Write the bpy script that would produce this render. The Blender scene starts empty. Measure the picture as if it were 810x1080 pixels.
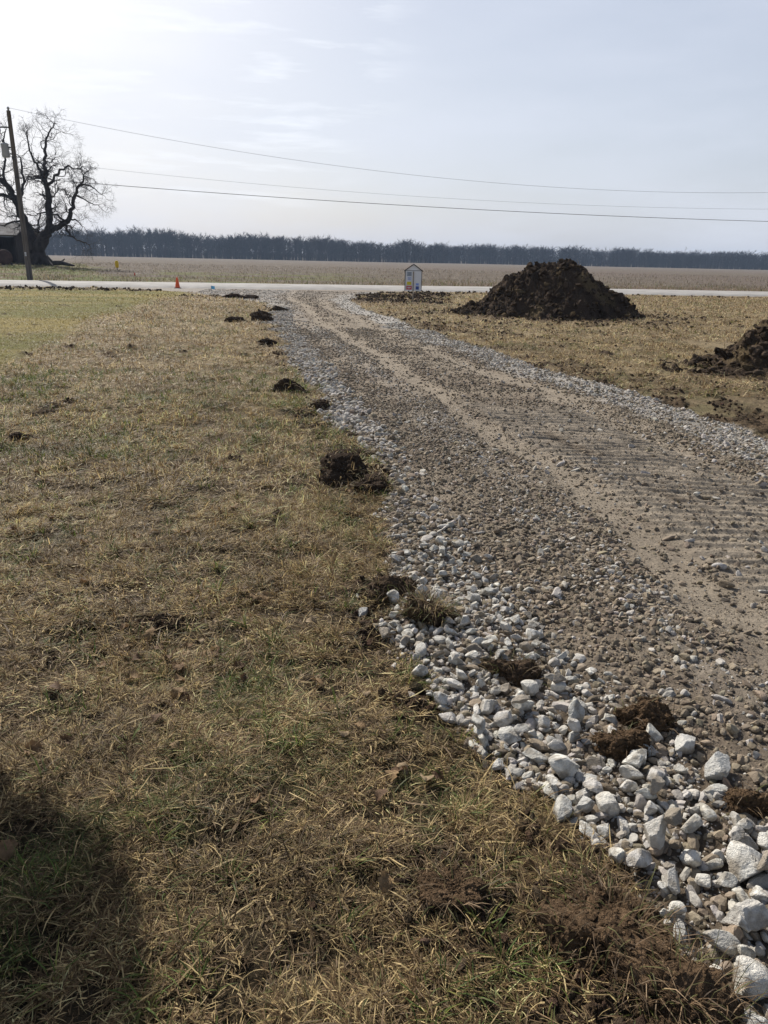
import bpy, bmesh, math
import numpy as np
from mathutils import Vector, Matrix

rng = np.random.default_rng(11)
sc = bpy.context.scene
COL = sc.collection
PI = math.pi
SUN_AZ, SUN_EL = math.radians(-33), math.radians(38)      # azimuth from +Y towards +X

# ------------------------------------------------------------------ noise
def _hash(ix, iy, iz, seed):
    with np.errstate(over='ignore'):
        h = (ix.astype(np.uint32) * np.uint32(374761393) + iy.astype(np.uint32) * np.uint32(668265263)
             + iz.astype(np.uint32) * np.uint32(2147483647 - 61) + np.uint32((seed * 974634777 + 12345) & 0xffffffff))
        h = (h ^ (h >> np.uint32(13))) * np.uint32(1274126177)
        h = (h ^ (h >> np.uint32(16))) * np.uint32(2246822519)
        h = h ^ (h >> np.uint32(13))
    return h.astype(np.float64) / 4294967295.0

def vnoise(x, y, seed=0):
    x0 = np.floor(x); y0 = np.floor(y)
    fx = x - x0; fy = y - y0
    fx = fx * fx * (3 - 2 * fx); fy = fy * fy * (3 - 2 * fy)
    ix = x0.astype(np.int64); iy = y0.astype(np.int64); z = np.zeros_like(ix)
    a = _hash(ix, iy, z, seed); b = _hash(ix + 1, iy, z, seed)
    c = _hash(ix, iy + 1, z, seed); d = _hash(ix + 1, iy + 1, z, seed)
    return (a + (b - a) * fx) * (1 - fy) + (c + (d - c) * fx) * fy

def fbm(x, y, seed=0, octv=4, gain=0.5):
    s = 0.0; a = 1.0; t = 0.0
    for i in range(octv):
        s = s + a * vnoise(x * 2 ** i + 17.3 * i, y * 2 ** i - 9.1 * i, seed + i); t += a; a *= gain
    return s / t                                            # 0..1

def vnoise3(p, seed=0):
    p0 = np.floor(p); f = p - p0; f = f * f * (3 - 2 * f); i = p0.astype(np.int64)
    def h(a, b, c): return _hash(i[:, 0] + a, i[:, 1] + b, i[:, 2] + c, seed)
    def l(a, b, t): return a + (b - a) * t
    return l(l(l(h(0,0,0), h(1,0,0), f[:,0]), l(h(0,1,0), h(1,1,0), f[:,0]), f[:,1]),
             l(l(h(0,0,1), h(1,0,1), f[:,0]), l(h(0,1,1), h(1,1,1), f[:,0]), f[:,1]), f[:,2])

def fbm3(p, seed=0, octv=4, gain=0.5):
    s = 0.0; a = 1.0; t = 0.0
    for i in range(octv):
        s = s + a * vnoise3(p * 2 ** i + 7.7 * i, seed + i); t += a; a *= gain
    return s / t

def sm(a, b, x):
    t = np.clip((x - a) / (b - a), 0, 1); return t * t * (3 - 2 * t)
def band(x, a, b, w):
    return sm(a - w, a + w, x) * (1 - sm(b - w, b + w, x))

# ------------------------------------------------------------------ layout of the place (metres, eye at 0,0,1.6 looking along +Y)
def poly(pts):
    p = sorted(pts, key=lambda q: q[1]); Y = np.array([q[1] for q in p]); X = np.array([q[0] for q in p])
    return lambda y: np.interp(y, Y, X)
XL0 = poly([(1.9,-6),(1.05,0),(.80,1.15),(.72,1.4),(.66,1.62),(.54,1.85),(.40,2.02),(.30,2.27),(.14,2.6),(0,2.97),(0,4.2),(.05,5.13),(-.05,5.91),
            (-.58,7.8),(-1.16,10.4),(-2.57,17.2),(-3.94,25.5),(-4.9,28.6),(-6.1,31.1),(-9.3,35.9),(-14,38.8),(-15,60)])
XR0 = poly([(6.0,-6),(4.9,0),(3.85,7.2),(3.54,8.8),(3.12,10.5),(2.38,12.4),(1.43,16),(.29,21.4),(-.9,26.5),(-1.5,30.7),(-1.55,35.6),(-.4,39.2),(3,42),(5,60)])
WIN = poly([(1.9,-2),(1.45,1.2),(1.22,1.75),(1.08,1.95),(.87,2.35),(.66,3.1),(.50,4.2),(.28,5.2),(.04,6.6),(-.56,9.6),(-2.1,17.5),(-3.5,27),(-5,33)])
TRA = poly([(2.15,0),(1.80,2.9),(1.73,3.3),(1.60,4.25),(1.40,5.6),(1.07,7.0),(.76,8.5),(-.1,12.6),(-1.9,20.5),(-3.2,28),(-4.2,32),(-4.8,38)])
def XL(x, y):
    return XL0(y) + (vnoise(y * 5, y * 0 + 3, 5) - .5) * np.clip(.10 + y * .012, 0, .35) + (vnoise(y * 1.3, y * 0 + 9, 6) - .5) * np.clip(.06 + y * .02, 0, .6)
def XR(x, y):
    return XR0(y) + (vnoise(y * 4, y * 0 + 3, 15) - .5) * .22 + (vnoise(y * .9, y * 0 + 9, 16) - .5) * .3
ROADN = lambda x: 42.2 + .165 * x
ROADF = lambda x: 49.4 + .19 * x

def zones(x, y):
    z = {}
    xl = XL(x, y); xr = XR(x, y)
    near = sm(.6, 6, y)
    w = .03 + .02 * near
    z['drive'] = sm(-w, w, x - xl) * (1 - sm(-w, w, x - xr)) * (1 - sm(-.5, .5, y - ROADN(x)))
    xi = WIN(y) + (fbm(x * 2, y * 2, 71, 3) - .5) * .3
    z['whiteL'] = z['drive'] * (1 - sm(-.12, .12, x - xi))
    fade = 1 - .8 * band(y, 3.7, 5.9, .6)
    z['whiteL'] *= fade * (1 - .55 * sm(.5, .62, fbm(x * 3.1, y * 2.2, 73, 3)) * sm(4, 7, y))
    z['whiteR'] = z['drive'] * sm(-.15, .15, x - (xr - .8 + (fbm(x * 2, y * 2, 72, 3) - .5) * .5))
    tw = (fbm(x * .7, y * .7, 31, 2) - .5) * .2
    ta = x - TRA(y) - tw
    z['trackA'] = z['drive'] * band(ta + (fbm(x * 4, y * 4, 37, 3) - .5) * .25, -.15, .18, .11)
    tb = x - (xr - 1.22)
    z['trackB'] = z['drive'] * band(tb + (fbm(x * 4, y * 4, 38, 3) - .5) * .3, -.20, .20, .13) * sm(4, 7, y)
    z['tread'] = z['drive'] * band(ta, .20, 1.45, .07) * (1 - sm(8.0, 9.2, y + (fbm(x, y, 33, 2) - .5) * 2)) * (1 - sm(2.9, 3.2, x))
    z['gutter'] = z['drive'] * band(ta, .50, .66, .05) * (1 - sm(6, 9, y)) * sm(.44, .54, fbm(x * 2, y * 2, 35, 3))
    z['whiteM'] = z['drive'] * band(ta, -.62, -.24, .1) * (.35 + .5 * (fbm(x * 3, y * 1.2, 36, 3) > .48)) * sm(1.8, 3, y)
    z['apron'] = z['drive'] * sm(28, 36, y)
    # soil
    n1 = fbm(x * .9, y * .9, 41, 4); n2 = fbm(x * 3.3, y * 3.3, 51, 4)
    m = np.zeros_like(x)
    nd = 1 - z['drive']
    dl = xl - x; dr = x - xr
    m = np.maximum(m, band(dl, -.1, .20, .08) * sm(.49, .62, n2 + .10 * (y < 1.9)) * (1 - sm(3.6, 5, y)) * .95)
    m = np.maximum(m, np.exp(-(((x - .52) / .17) ** 2 + ((y - 1.28) / .36) ** 2)) * 1.1 * sm(.36, .56, n2))
    m = np.maximum(m, np.exp(-(((x - .2) / .2) ** 2 + ((y - 1.5) / .16) ** 2)) * .75 * sm(.38, .6, n2))
    m = np.maximum(m, band(dl, -.1, .35, .15) * sm(.5, .62, n2) * sm(3.6, 5, y) * (1 - sm(26, 30, y)) * .7)
    m = np.maximum(m, band(dr, -.2, 1.0, .35) * sm(.38, .62, n2 * .6 + n1 * .4) * (1 - sm(20, 27, y)) * .85)
    m = np.maximum(m, band(dr, -.3, 3.8, .8) * band(y, 30, 39.5, 1.2) * sm(.36, .5, n2 * .5 + n1 * .5))
    m = np.maximum(m, np.exp(-(((x + 6.6) / 2.3) ** 2 + ((y - 32.4) / .8) ** 2)) * 1.2 * sm(.4, .55, n2))
    m = np.maximum(m, band(y - ROADN(x), -4.6, -1.4, .4) * (x < -8) * sm(.50, .58, n2) * .9)
    m = np.maximum(m, band(y - ROADN(x), -3.0, -1.2, .3) * (x > 1) * sm(.52, .60, n2) * .8)
    m = np.maximum(m, np.exp(-(((x - 5.1) / 4.0) ** 2 + ((y - 24.2) / 3.4) ** 2)) * 1.35 * sm(.40, .58, n2 * .5 + n1 * .5))
    m = np.maximum(m, np.exp(-(((x - 3.4) / 2.2) ** 2 + ((y - 18.5) / 4) ** 2)) * .75 * sm(.45, .60, n2 * .6 + n1 * .4))
    m = np.maximum(m, np.exp(-(((x - 6.6) / 2.6) ** 2 + ((y - 11.6) / 2.3) ** 2)) * 1.2 * sm(.40, .58, n2 * .5 + n1 * .5))
    m = np.maximum(m, sm(.79, .84, fbm(x * 1.7, y * 1.7, 61, 3)) * .9 * (y < 25))
    z['mud'] = np.clip(m, 0, 1) * nd * (1 - sm(-1.2, -.4, y - ROADN(x)))
    # mown lawn at the far left
    bx = np.interp(y, [0, 11.1, 20, 36, 40], [-4.6, -5.8, -7.8, -9.3, -12])
    z['lawn'] = sm(-.5, .5, bx - x + (fbm(x * .6, y * .3, 44, 2) - .5) * 1.2) * (y < ROADN(x) - 2.5)
    z['field'] = sm(-.6, .6, y - ROADF(x) - np.interp(x, [-80, -40, -20, 0, 20, 60], [70, 60, 9, 3, 1.5, 1.5]) - (fbm(x * .25, y * .25, 45, 3) - .5) * 2)
    z['xl'] = xl; z['xr'] = xr; z['ta'] = ta
    return z

def coarse(x, y):
    yard = .42 * np.exp(-(((x + 45) / 15) ** 2 + ((y - 90) / 20) ** 2))
    return yard + 6 * sm(680, 1300, y) + (fbm(x * .05, y * .05, 90, 2) - .5) * .16 * sm(15, 60, np.hypot(x, y)) * (1 - sm(200, 500, y))

def height(x, y, z=None, fine=True):
    if z is None: z = zones(x, y)
    d = np.hypot(x, y)
    h = coarse(x, y)
    rough = (fbm(x * 1.1, y * 1.1, 1, 3) - .5) * .07
    if fine:
        rough = rough + (fbm(x * 6, y * 6, 2, 3) - .5) * .05 + (fbm(x * 28, y * 28, 3, 2) - .5) * .014
        lumps = (fbm(x * 9, y * 9, 4, 4) - .45) * .12 + np.abs(fbm(x * 22, y * 22, 8, 3) - .5) * .06
        lumps = lumps + z['mud'] * (fbm(x * 1.6, y * 1.6, 78, 2) - .2) * .06 * sm(4, 12, d)
    else:
        lumps = 0 * x + .02
    g = rough * (1 - z['drive']) * (1 - .6 * z['lawn']) * np.where(z['field'] > .5, .7, 1.)
    g = g + z['mud'] * lumps
    # driveway profile
    dr = .015 + .02 * np.sin(np.clip((x - z['xl']) / np.maximum(z['xr'] - z['xl'], .5), 0, 1) * PI)
    dr = dr - .028 * z['trackA'] - .02 * z['trackB']
    if fine:
        peb = (fbm(x * 30, y * 30, 12, 2) - .5) * .016 + (fbm(x * 5, y * 5, 13, 2) - .5) * .03
        smooth = np.clip(z['trackA'] + z['trackB'] + z['tread'] * .75, 0, 1)
        dr = dr + peb * (1 - .70 * smooth) + (fbm(x * 14, y * 14, 14, 3) - .5) * .008
        # cleat marks of a crawler across the drive, broken up and irregular
        s = (y + .08 * x + (fbm(x * 1.3, y * 1.3, 22, 3) - .5) * .12) / .125
        fr = s - np.floor(s); row = np.floor(s)
        amp = .35 + 1.0 * vnoise(row * 3.7, x * 2.2 + row * 9.1, 23)
        saw = np.where(fr < .30, fr / .30, (1 - fr) / .70) ** 1.3
        dr = dr + z['tread'] * (saw - .5) * .024 * amp
        dr = dr - z['gutter'] * (fbm(x * 9, y * 9, 24, 3) - .3) * .04 + z['tread'] * (fbm(x * 20, y * 20, 26, 3) - .5) * .014
    h = h + g + dr * z['drive']
    h = h - .03 * band(y - ROADN(x), -1.2, 20, .6) * (y < ROADF(x) + 1)   # bed of the road
    return h

def mixc(c, col, m):
    return c * (1 - m[:, None]) + np.array(col)[None, :] * m[:, None]

def grass_col(x, y):
    """olive / straw / brown patches of a winter meadow"""
    n = fbm(x * .8, y * .8, 101, 3); n2 = fbm(x * 3.5, y * 3.5, 111, 3); n3 = fbm(x * .22, y * .22, 121, 2)
    green = sm(.50, .66, n * .32 + n2 * .40 + fbm(x * 9, y * 9, 115, 2) * .28)
    straw = sm(.46, .66, fbm(x * 2.1, y * 2.1, 131, 3) * .6 + n3 * .4)
    return green, straw

def albedo(x, y, z):
    N = len(x); d = np.hypot(x, y)
    green, straw = grass_col(x, y)
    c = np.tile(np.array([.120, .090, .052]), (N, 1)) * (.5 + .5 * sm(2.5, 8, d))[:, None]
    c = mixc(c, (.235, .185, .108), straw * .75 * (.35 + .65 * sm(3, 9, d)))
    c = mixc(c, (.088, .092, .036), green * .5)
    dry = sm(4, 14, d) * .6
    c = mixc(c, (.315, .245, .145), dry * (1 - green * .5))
    # fine salt and pepper of thatch seen from afar
    sp = fbm(x * 7, y * 7 , 141, 3)
    c = c * (.70 + .62 * sp)[:, None]
    # lawn
    lw = np.tile(np.array([.25, .20, .070]), (N, 1))
    ln = fbm(x * .25 , y * .9, 151, 3)
    lw = mixc(lw, (.155, .148, .045), sm(.35, .65, ln))
    lw = lw * (.9 + .2 * sp)[:, None]
    c = c * (1 - z['lawn'][:, None]) + lw * z['lawn'][:, None]
    # verge and yard beyond the road
    v = sm(0, .5, y - ROADF(x)) * (1 - z['field'])
    vg = np.tile(np.array([.150, .125, .062]), (N, 1)); vg = mixc(vg, (.105, .120, .035), sm(.42, .6, fbm(x * .3, y * .3, 161, 3)))
    vg = mixc(vg, (.10, .07, .05), .7 * sm(.52, .6, fbm(x * .8, y * .5, 165, 3)))
    c = c * (1 - v[:, None]) + vg * v[:, None]
    # ploughed-down corn stubble
    rows = .5 + .5 * np.sin((y - .18 * x) * 2 * PI / 3.2 + 3 * fbm(x * .05, y * .05, 172, 2))
    f = np.tile(np.array([.128, .104, .076]), (N, 1))
    f = mixc(f, (.168, .140, .108), sm(.35, .6, fbm(x * .9, y * .9, 171, 3)) * .8)
    f = mixc(f, (.120, .088, .068), rows * .35 * (1 - sm(120, 220, y)))
    f = mixc(f, (.145, .095, .070), band(y - ROADF(x), -2, 9, 3) * .55 * sm(-4, 8, x))
    f = mixc(f, (.130, .135, .045), sm(.50, .62, fbm(x * .16, y * .16, 174, 3)) * band(y, 45, 88, 5) * (1 - sm(-12, 6, x)) * .85)
    f = mixc(f, (.150, .115, .095), sm(.45, .6, fbm(x * .02, y * .006, 175, 3)) * .45)
    f = mixc(f, (.155, .132, .106), sm(140, 320, y) * .5)
    c = c * (1 - z['field'][:, None]) + f * z['field'][:, None]
    # soil
    so = np.tile(np.array([.060, .040, .026]), (N, 1)); so = mixc(so, (.105, .072, .045), sm(.4, .65, fbm(x * 5, y * 5, 181, 3)))
    c = c * (1 - z['mud'][:, None]) + so * z['mud'][:, None]
    # driveway: dusty crushed stone
    g = np.tile(np.array([.238, .198, .148]), (N, 1))
    g = mixc(g, (.155, .122, .090), sm(.40, .65, fbm(x * 1.8, y * 1.8, 191, 4)) * .8)
    g = mixc(g, (.268, .226, .172), np.clip(z['trackA'] + z['trackB'], 0, 1) * .8)
    g = mixc(g, (.285, .243, .188), z['tread'] * .8)
    g = mixc(g, (.11, .083, .058), z['gutter'] * .7)
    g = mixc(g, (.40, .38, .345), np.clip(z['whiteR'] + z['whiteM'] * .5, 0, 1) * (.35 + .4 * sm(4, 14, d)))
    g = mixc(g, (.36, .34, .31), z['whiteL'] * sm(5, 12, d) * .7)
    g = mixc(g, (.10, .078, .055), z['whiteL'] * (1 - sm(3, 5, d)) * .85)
    g = mixc(g, (.27, .24, .205), z['apron'] * .5)
    g = g * (.84 + .32 * fbm(x * 6, y * 6, 195, 3))[:, None]
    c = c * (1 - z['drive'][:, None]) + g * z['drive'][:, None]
    return np.clip(c, .01, .9)

# ------------------------------------------------------------------ materials
def new_mat(name):
    m = bpy.data.materials.new(name); m.use_nodes = True
    nt = m.node_tree; nt.nodes.clear()
    out = nt.nodes.new('ShaderNodeOutputMaterial'); b = nt.nodes.new('ShaderNodeBsdfPrincipled')
    nt.links.new(b.outputs[0], out.inputs[0])
    b.inputs['Specular IOR Level'].default_value = .25
    b.inputs['Roughness'].default_value = .85
    return m, nt, b, out

def mat_flat(name, col, rough=.7, var=.25, scale=8, bump=.0, metal=0, spec=.25, dark=None, stretch=None, coord='Object'):
    m, nt, b, out = new_mat(name)
    tc = nt.nodes.new('ShaderNodeTexCoord'); src = tc.outputs[coord]
    if stretch:
        mp = nt.nodes.new('ShaderNodeMapping'); mp.inputs['Scale'].default_value = stretch
        nt.links.new(src, mp.inputs[0]); src = mp.outputs[0]
    n = nt.nodes.new('ShaderNodeTexNoise'); n.inputs['Scale'].default_value = scale; n.inputs['Detail'].default_value = 6
    n.inputs['Roughness'].default_value = .65
    nt.links.new(src, n.inputs['Vector'])
    r = nt.nodes.new('ShaderNodeValToRGB'); e = r.color_ramp.elements
    lo = dark or tuple(c * (1 - var) for c in col); hi = tuple(min(1, c * (1 + var)) for c in col)
    e[0].position = .3; e[1].position = .7; e[0].color = (*lo, 1); e[1].color = (*hi, 1)
    nt.links.new(n.outputs['Fac'], r.inputs[0]); nt.links.new(r.outputs[0], b.inputs['Base Color'])
    b.inputs['Roughness'].default_value = rough; b.inputs['Metallic'].default_value = metal; b.inputs['Specular IOR Level'].default_value = spec
    if bump:
        bp = nt.nodes.new('ShaderNodeBump'); bp.inputs['Strength'].default_value = bump; bp.inputs['Distance'].default_value = .02
        nt.links.new(n.outputs['Fac'], bp.inputs['Height']); nt.links.new(bp.outputs[0], b.inputs['Normal'])
    return m

def mat_attr(name, fine=((60, .35), (300, .25)), bump=((40, .012), (160, .004)), rough=.95, spec=.1, transl=0.0):
    """colour from the mesh's own stain map, broken up by world-space noise"""
    m, nt, b, out = new_mat(name)
    a = nt.nodes.new('ShaderNodeAttribute'); a.attribute_name = 'Col'
    geo = nt.nodes.new('ShaderNodeNewGeometry')
    cur = a.outputs['Color']; hs = None
    for sc_, amt in fine:
        n = nt.nodes.new('ShaderNodeTexNoise'); n.inputs['Scale'].default_value = sc_; n.inputs['Detail'].default_value = 4; n.inputs['Roughness'].default_value = .7
        nt.links.new(geo.outputs['Position'], n.inputs['Vector'])
        mr = nt.nodes.new('ShaderNodeMapRange'); mr.inputs['From Min'].default_value = .3; mr.inputs['From Max'].default_value = .7
        mr.inputs['To Min'].default_value = 1 - amt; mr.inputs['To Max'].default_value = 1 + amt
        nt.links.new(n.outputs['Fac'], mr.inputs['Value'])
        mx = nt.nodes.new('ShaderNodeVectorMath'); mx.operation = 'SCALE'
        nt.links.new(cur, mx.inputs[0]); nt.links.new(mr.outputs[0], mx.inputs['Scale']); cur = mx.outputs[0]
    nt.links.new(cur, b.inputs['Base Color'])
    prev = None
    for sc_, dist in bump:
        n = nt.nodes.new('ShaderNodeTexNoise'); n.inputs['Scale'].default_value = sc_; n.inputs['Detail'].default_value = 5; n.inputs['Roughness'].default_value = .65
        nt.links.new(geo.outputs['Position'], n.inputs['Vector'])
        bp = nt.nodes.new('ShaderNodeBump'); bp.inputs['Strength'].default_value = 1; bp.inputs['Distance'].default_value = dist
        nt.links.new(n.outputs['Fac'], bp.inputs['Height'])
        if prev: nt.links.new(prev, bp.inputs['Normal'])
        prev = bp.outputs[0]
    if prev: nt.links.new(prev, b.inputs['Normal'])
    b.inputs['Roughness'].default_value = rough; b.inputs['Specular IOR Level'].default_value = spec
    if transl:
        t = nt.nodes.new('ShaderNodeBsdfTranslucent'); nt.links.new(cur, t.inputs[0])
        ms = nt.nodes.new('ShaderNodeMixShader'); ms.inputs[0].default_value = transl
        nt.links.new(b.outputs[0], ms.inputs[1]); nt.links.new(t.outputs[0], ms.inputs[2]); nt.links.new(ms.outputs[0], out.inputs[0])
    return m

M_ground = mat_attr('turf', fine=((18, .30), (90, .45)), bump=((16, .03), (70, .016), (220, .006)))
M_drive = mat_attr('crushed_stone', fine=((12, .12), (55, .22), (230, .22)), bump=((30, .010), (90, .008), (260, .003)))
M_field = mat_attr('stubble', fine=((.8, .22), (5, .45)), bump=((1.5, .25), (8, .10)))
M_grass = mat_attr('dry_grass', fine=((120, .15),), bump=(), rough=.6, spec=.25, transl=.35)
M_gravel = mat_attr('gravel_stone', fine=((60, .18), (300, .18)), bump=((150, .003),), rough=.9, spec=.15)
M_soil = mat_attr('soil', fine=((25, .30), (140, .35)), bump=((30, .018), (120, .006)), rough=1, spec=.05)
M_rock = mat_attr('limestone', fine=((14, .16), (70, .16), (380, .16)), bump=((45, .008), (180, .003)), rough=.88, spec=.2)
M_leaf = mat_attr('dead_leaf', fine=((60, .3),), bump=((90, .004),), rough=.7, spec=.2, transl=.2)
M_wood = mat_attr('far_bark', fine=((.5, .2),), bump=(), rough=1, spec=0)
M_bark = mat_flat('oak_bark', (.050, .041, .036), .95, .35, 2.5, .6, dark=(.022, .018, .016), stretch=(1, 1, .3))
M_pole = mat_flat('pole_wood', (.125, .108, .092), .9, .3, 4, .5, dark=(.06, .052, .045), stretch=(4, 4, .25))
M_dark = mat_flat('dark_metal', (.05, .05, .052), .6, .2)
M_galv = mat_flat('grey_paint', (.30, .31, .32), .5, .12, 5)
M_asph = mat_flat('road_surface', (.36, .345, .32), .9, .13, .9, .3, dark=(.26, .245, .225))

# ------------------------------------------------------------------ mesh helpers
def mesh(name, V, F=None, col=None, mat=None, quads=None, smooth=False, link=True, face_col=None):
    """V (n,3); F list of arrays of faces with equal size"""
    me = bpy.data.meshes.new(name)
    V = np.ascontiguousarray(V, dtype=np.float32)
    Fs = [np.asarray(f, dtype=np.int32) for f in (F if isinstance(F, list) else [F]) if f is not None and len(f)]
    nl = sum(f.size for f in Fs); nf = sum(len(f) for f in Fs)
    me.vertices.add(len(V)); me.vertices.foreach_set('co', V.ravel())
    me.loops.add(nl); me.polygons.add(nf)
    me.loops.foreach_set('vertex_index', np.concatenate([f.ravel() for f in Fs]))
    sizes = np.concatenate([np.full(len(f), f.shape[1], dtype=np.int32) for f in Fs])
    st = np.concatenate([[0], np.cumsum(sizes)[:-1]]).astype(np.int32)
    me.polygons.foreach_set('loop_start', st)
    me.polygons.foreach_set('use_smooth', np.full(nf, smooth, dtype=bool))
    me.update(calc_edges=True)
    if col is not None:
        at = me.color_attributes.new('Col', 'FLOAT_COLOR', 'POINT')
        c4 = np.ones((len(V), 4), dtype=np.float32); c4[:, :3] = col
        at.data.foreach_set('color', c4.ravel())
    if mat: me.materials.append(mat)
    o = bpy.data.objects.new(name, me)
    if link: COL.objects.link(o)
    return o

def tag(o, label=None, cat=None, group=None, kind=None):
    if label: o['label'] = label
    if cat: o['category'] = cat
    if group: o['group'] = group
    if kind: o['kind'] = kind
    return o
def empty(name, loc, label, cat, group=None, rz=0):
    o = bpy.data.objects.new(name, None); COL.objects.link(o); o.location = loc; o.rotation_euler = (0, 0, rz)
    o.empty_display_size = .1
    return tag(o, label, cat, group)

class MB:
    """collects simple solids into one mesh"""
    def __init__(s): s.V = []; s.F = {}; s.n = 0
    def add(s, V, F):
        V = np.asarray(V, float)
        for f in F: s.F.setdefault(len(f), []).append([i + s.n for i in f])
        s.V.append(V); s.n += len(V)
    def box(s, cx, cy, cz, sx, sy, sz, rz=0, rx=0):
        p = np.array([[a, b, c] for a in (-.5, .5) for b in (-.5, .5) for c in (-.5, .5)]) * [sx, sy, sz]
        R = np.array((Matrix.Rotation(rz, 3, 'Z') @ Matrix.Rotation(rx, 3, 'X')))
        s.add(p @ R.T + [cx, cy, cz], [(0,1,3,2),(4,6,7,5),(0,4,5,1),(2,3,7,6),(0,2,6,4),(1,5,7,3)])
    def tube(s, pts, rad, n=6, cap=True):
        V, F = tube(pts, rad, n, cap); s.add(V, F)
    def prism(s, prof, y0, y1):
        """profile in XZ extruded along Y"""
        k = len(prof); V = [(p[0], y0, p[1]) for p in prof] + [(p[0], y1, p[1]) for p in prof]
        s.add(V, [tuple(range(k)), tuple(range(2 * k - 1, k - 1, -1))] + [(i, i + k, (i + 1) % k + k, (i + 1) % k) for i in range(k)])
    def lathe(s, prof, n=24, c=(0, 0, 0), R=None):
        V = []; F = []
        for r, z in prof:
            for i in range(n): V.append((r * math.cos(2*PI*i/n), r * math.sin(2*PI*i/n), z))
        for j in range(len(prof) - 1):
            for i in range(n):
                F.append((j*n+i, j*n+(i+1)%n, (j+1)*n+(i+1)%n, (j+1)*n+i))
        V = np.array(V)
        if R is not None: V = V @ np.array(R).T
        s.add(V + np.array(c), F)
    def build(s, name, mat, parent=None, smooth=False, col=None):
        V = np.concatenate(s.V)
        o = mesh(name, V, [np.array(f) for f in s.F.values()], col=None if col is None else np.tile(col, (len(V), 1)), mat=mat, smooth=smooth)
        if parent: o.parent = parent
        return o

def tube(pts, rad, n=6, cap=True):
    P = np.asarray(pts, float); K = len(P); rad = np.broadcast_to(rad, (K,))
    T = np.gradient(P, axis=0); T /= np.linalg.norm(T, axis=1)[:, None] + 1e-9
    up = np.array([0, 0, 1.]) if abs(T[0][2]) < .9 else np.array([1., 0, 0])
    V = []; 
    for k in range(K):
        a = np.cross(T[k], up); a /= np.linalg.norm(a) + 1e-9; b = np.cross(a, T[k])
        if k == 0: pass
        up = b
        for i in range(n):
            t = 2 * PI * i / n; V.append(P[k] + rad[k] * (math.cos(t) * a + math.sin(t) * b))
    F = [(k*n+i, k*n+(i+1)%n, (k+1)*n+(i+1)%n, (k+1)*n+i) for k in range(K-1) for i in range(n)]
    if cap: F += [tuple(range(n)), tuple(range(K*n-1, (K-1)*n-1, -1))]
    return V, F

# ------------------------------------------------------------------ the ground, one polar sheet cut into ground / driveway / farm field
def build_ground():
    r = [.5]
    while r[-1] < 9: r.append(r[-1] + .0095 if r[-1] > 1.1 else r[-1] + .05)
    while r[-1] < 60: r.append(r[-1] * 1.0048)
    while r[-1] < 1500: r.append(r[-1] * 1.02)
    r = np.array(r)
    a = np.radians(np.concatenate([np.arange(-180, -46, 4), np.arange(-46, 46, .105), np.arange(46, 180, 4)]))
    NA, NR = len(a), len(r)
    R, A = np.meshgrid(r, a, indexing='ij')
    x = (R * np.sin(A)).ravel(); y = (R * np.cos(A)).ravel()
    Z = zones(x, y)
    h = height(x, y, Z)
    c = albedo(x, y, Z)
    V = np.stack([x, y, h], 1)
    V = np.vstack([V, [0, 0, 0]]); c = np.vstack([c, [.13, .1, .06]])
    i = np.arange(NR - 1)[:, None]; j = np.arange(NA)[None, :]; j2 = (j + 1) % NA
    Q = np.stack([i * NA + j, i * NA + j2, (i + 1) * NA + j2, (i + 1) * NA + j], -1).reshape(-1, 4)[:, ::-1]
    T = np.stack([np.full(NA, NR * NA), (np.arange(NA) + 1) % NA, np.arange(NA)], 1)[:, ::-1]
    dv = Z['drive'][Q].mean(1); fd = Z['field'][Q].mean(1)
    def part(name, q, t, mat):
        ids = np.unique(np.concatenate([q.ravel(), t.ravel()]) if t is not None else q.ravel())
        mp = np.zeros(len(V), dtype=np.int64); mp[ids] = np.arange(len(ids))
        o = mesh(name, V[ids], [mp[q]] + ([mp[t]] if t is not None else []), col=c[ids], mat=mat, smooth=True)
        tag(o, kind='structure'); return o
    isd = dv > .5; isf = (fd > .5) & ~isd
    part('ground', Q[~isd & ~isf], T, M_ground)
    part('driveway', Q[isd], None, M_drive)
    part('farm_field', Q[isf], None, M_field)
build_ground()

# road with a low crown and soft worn edges
def build_road():
    xs = np.arange(-260, 300, .5); ts = np.linspace(0, 1, 15)
    X, T = np.meshgrid(xs, ts, indexing='ij'); X = X.ravel(); T = T.ravel()
    e0 = ROADN(X) + (fbm(X * .8, X * 0, 301, 3) - .5) * .5; e1 = ROADF(X) + (fbm(X * .8, X * 0 + 5, 302, 3) - .5) * .5
    Y = e0 + (e1 - e0) * T
    Zc = coarse(X, Y) + .045 + .11 * np.sin(PI * T) - .16 * (np.abs(T - .5) > .499)
    V = np.stack([X, Y, Zc], 1); n = len(ts); m = len(xs)
    i = np.arange(m - 1)[:, None]; j = np.arange(n - 1)[None, :]
    Q = np.stack([i*n+j, (i+1)*n+j, (i+1)*n+j+1, i*n+j+1], -1).reshape(-1, 4)
    tag(mesh('road', V, Q, mat=M_asph, smooth=True), kind='structure')
build_road()

# ------------------------------------------------------------------ stones
def ico(sub):
    bm = bmesh.new(); bmesh.ops.create_icosphere(bm, subdivisions=sub, radius=1)
    V = np.array([v.co[:] for v in bm.verts]); F = np.array([[v.index for v in f.verts] for f in bm.faces]); bm.free()
    return V, F
ICO = {k: ico(k) for k in (1, 2, 3, 4)}

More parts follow.
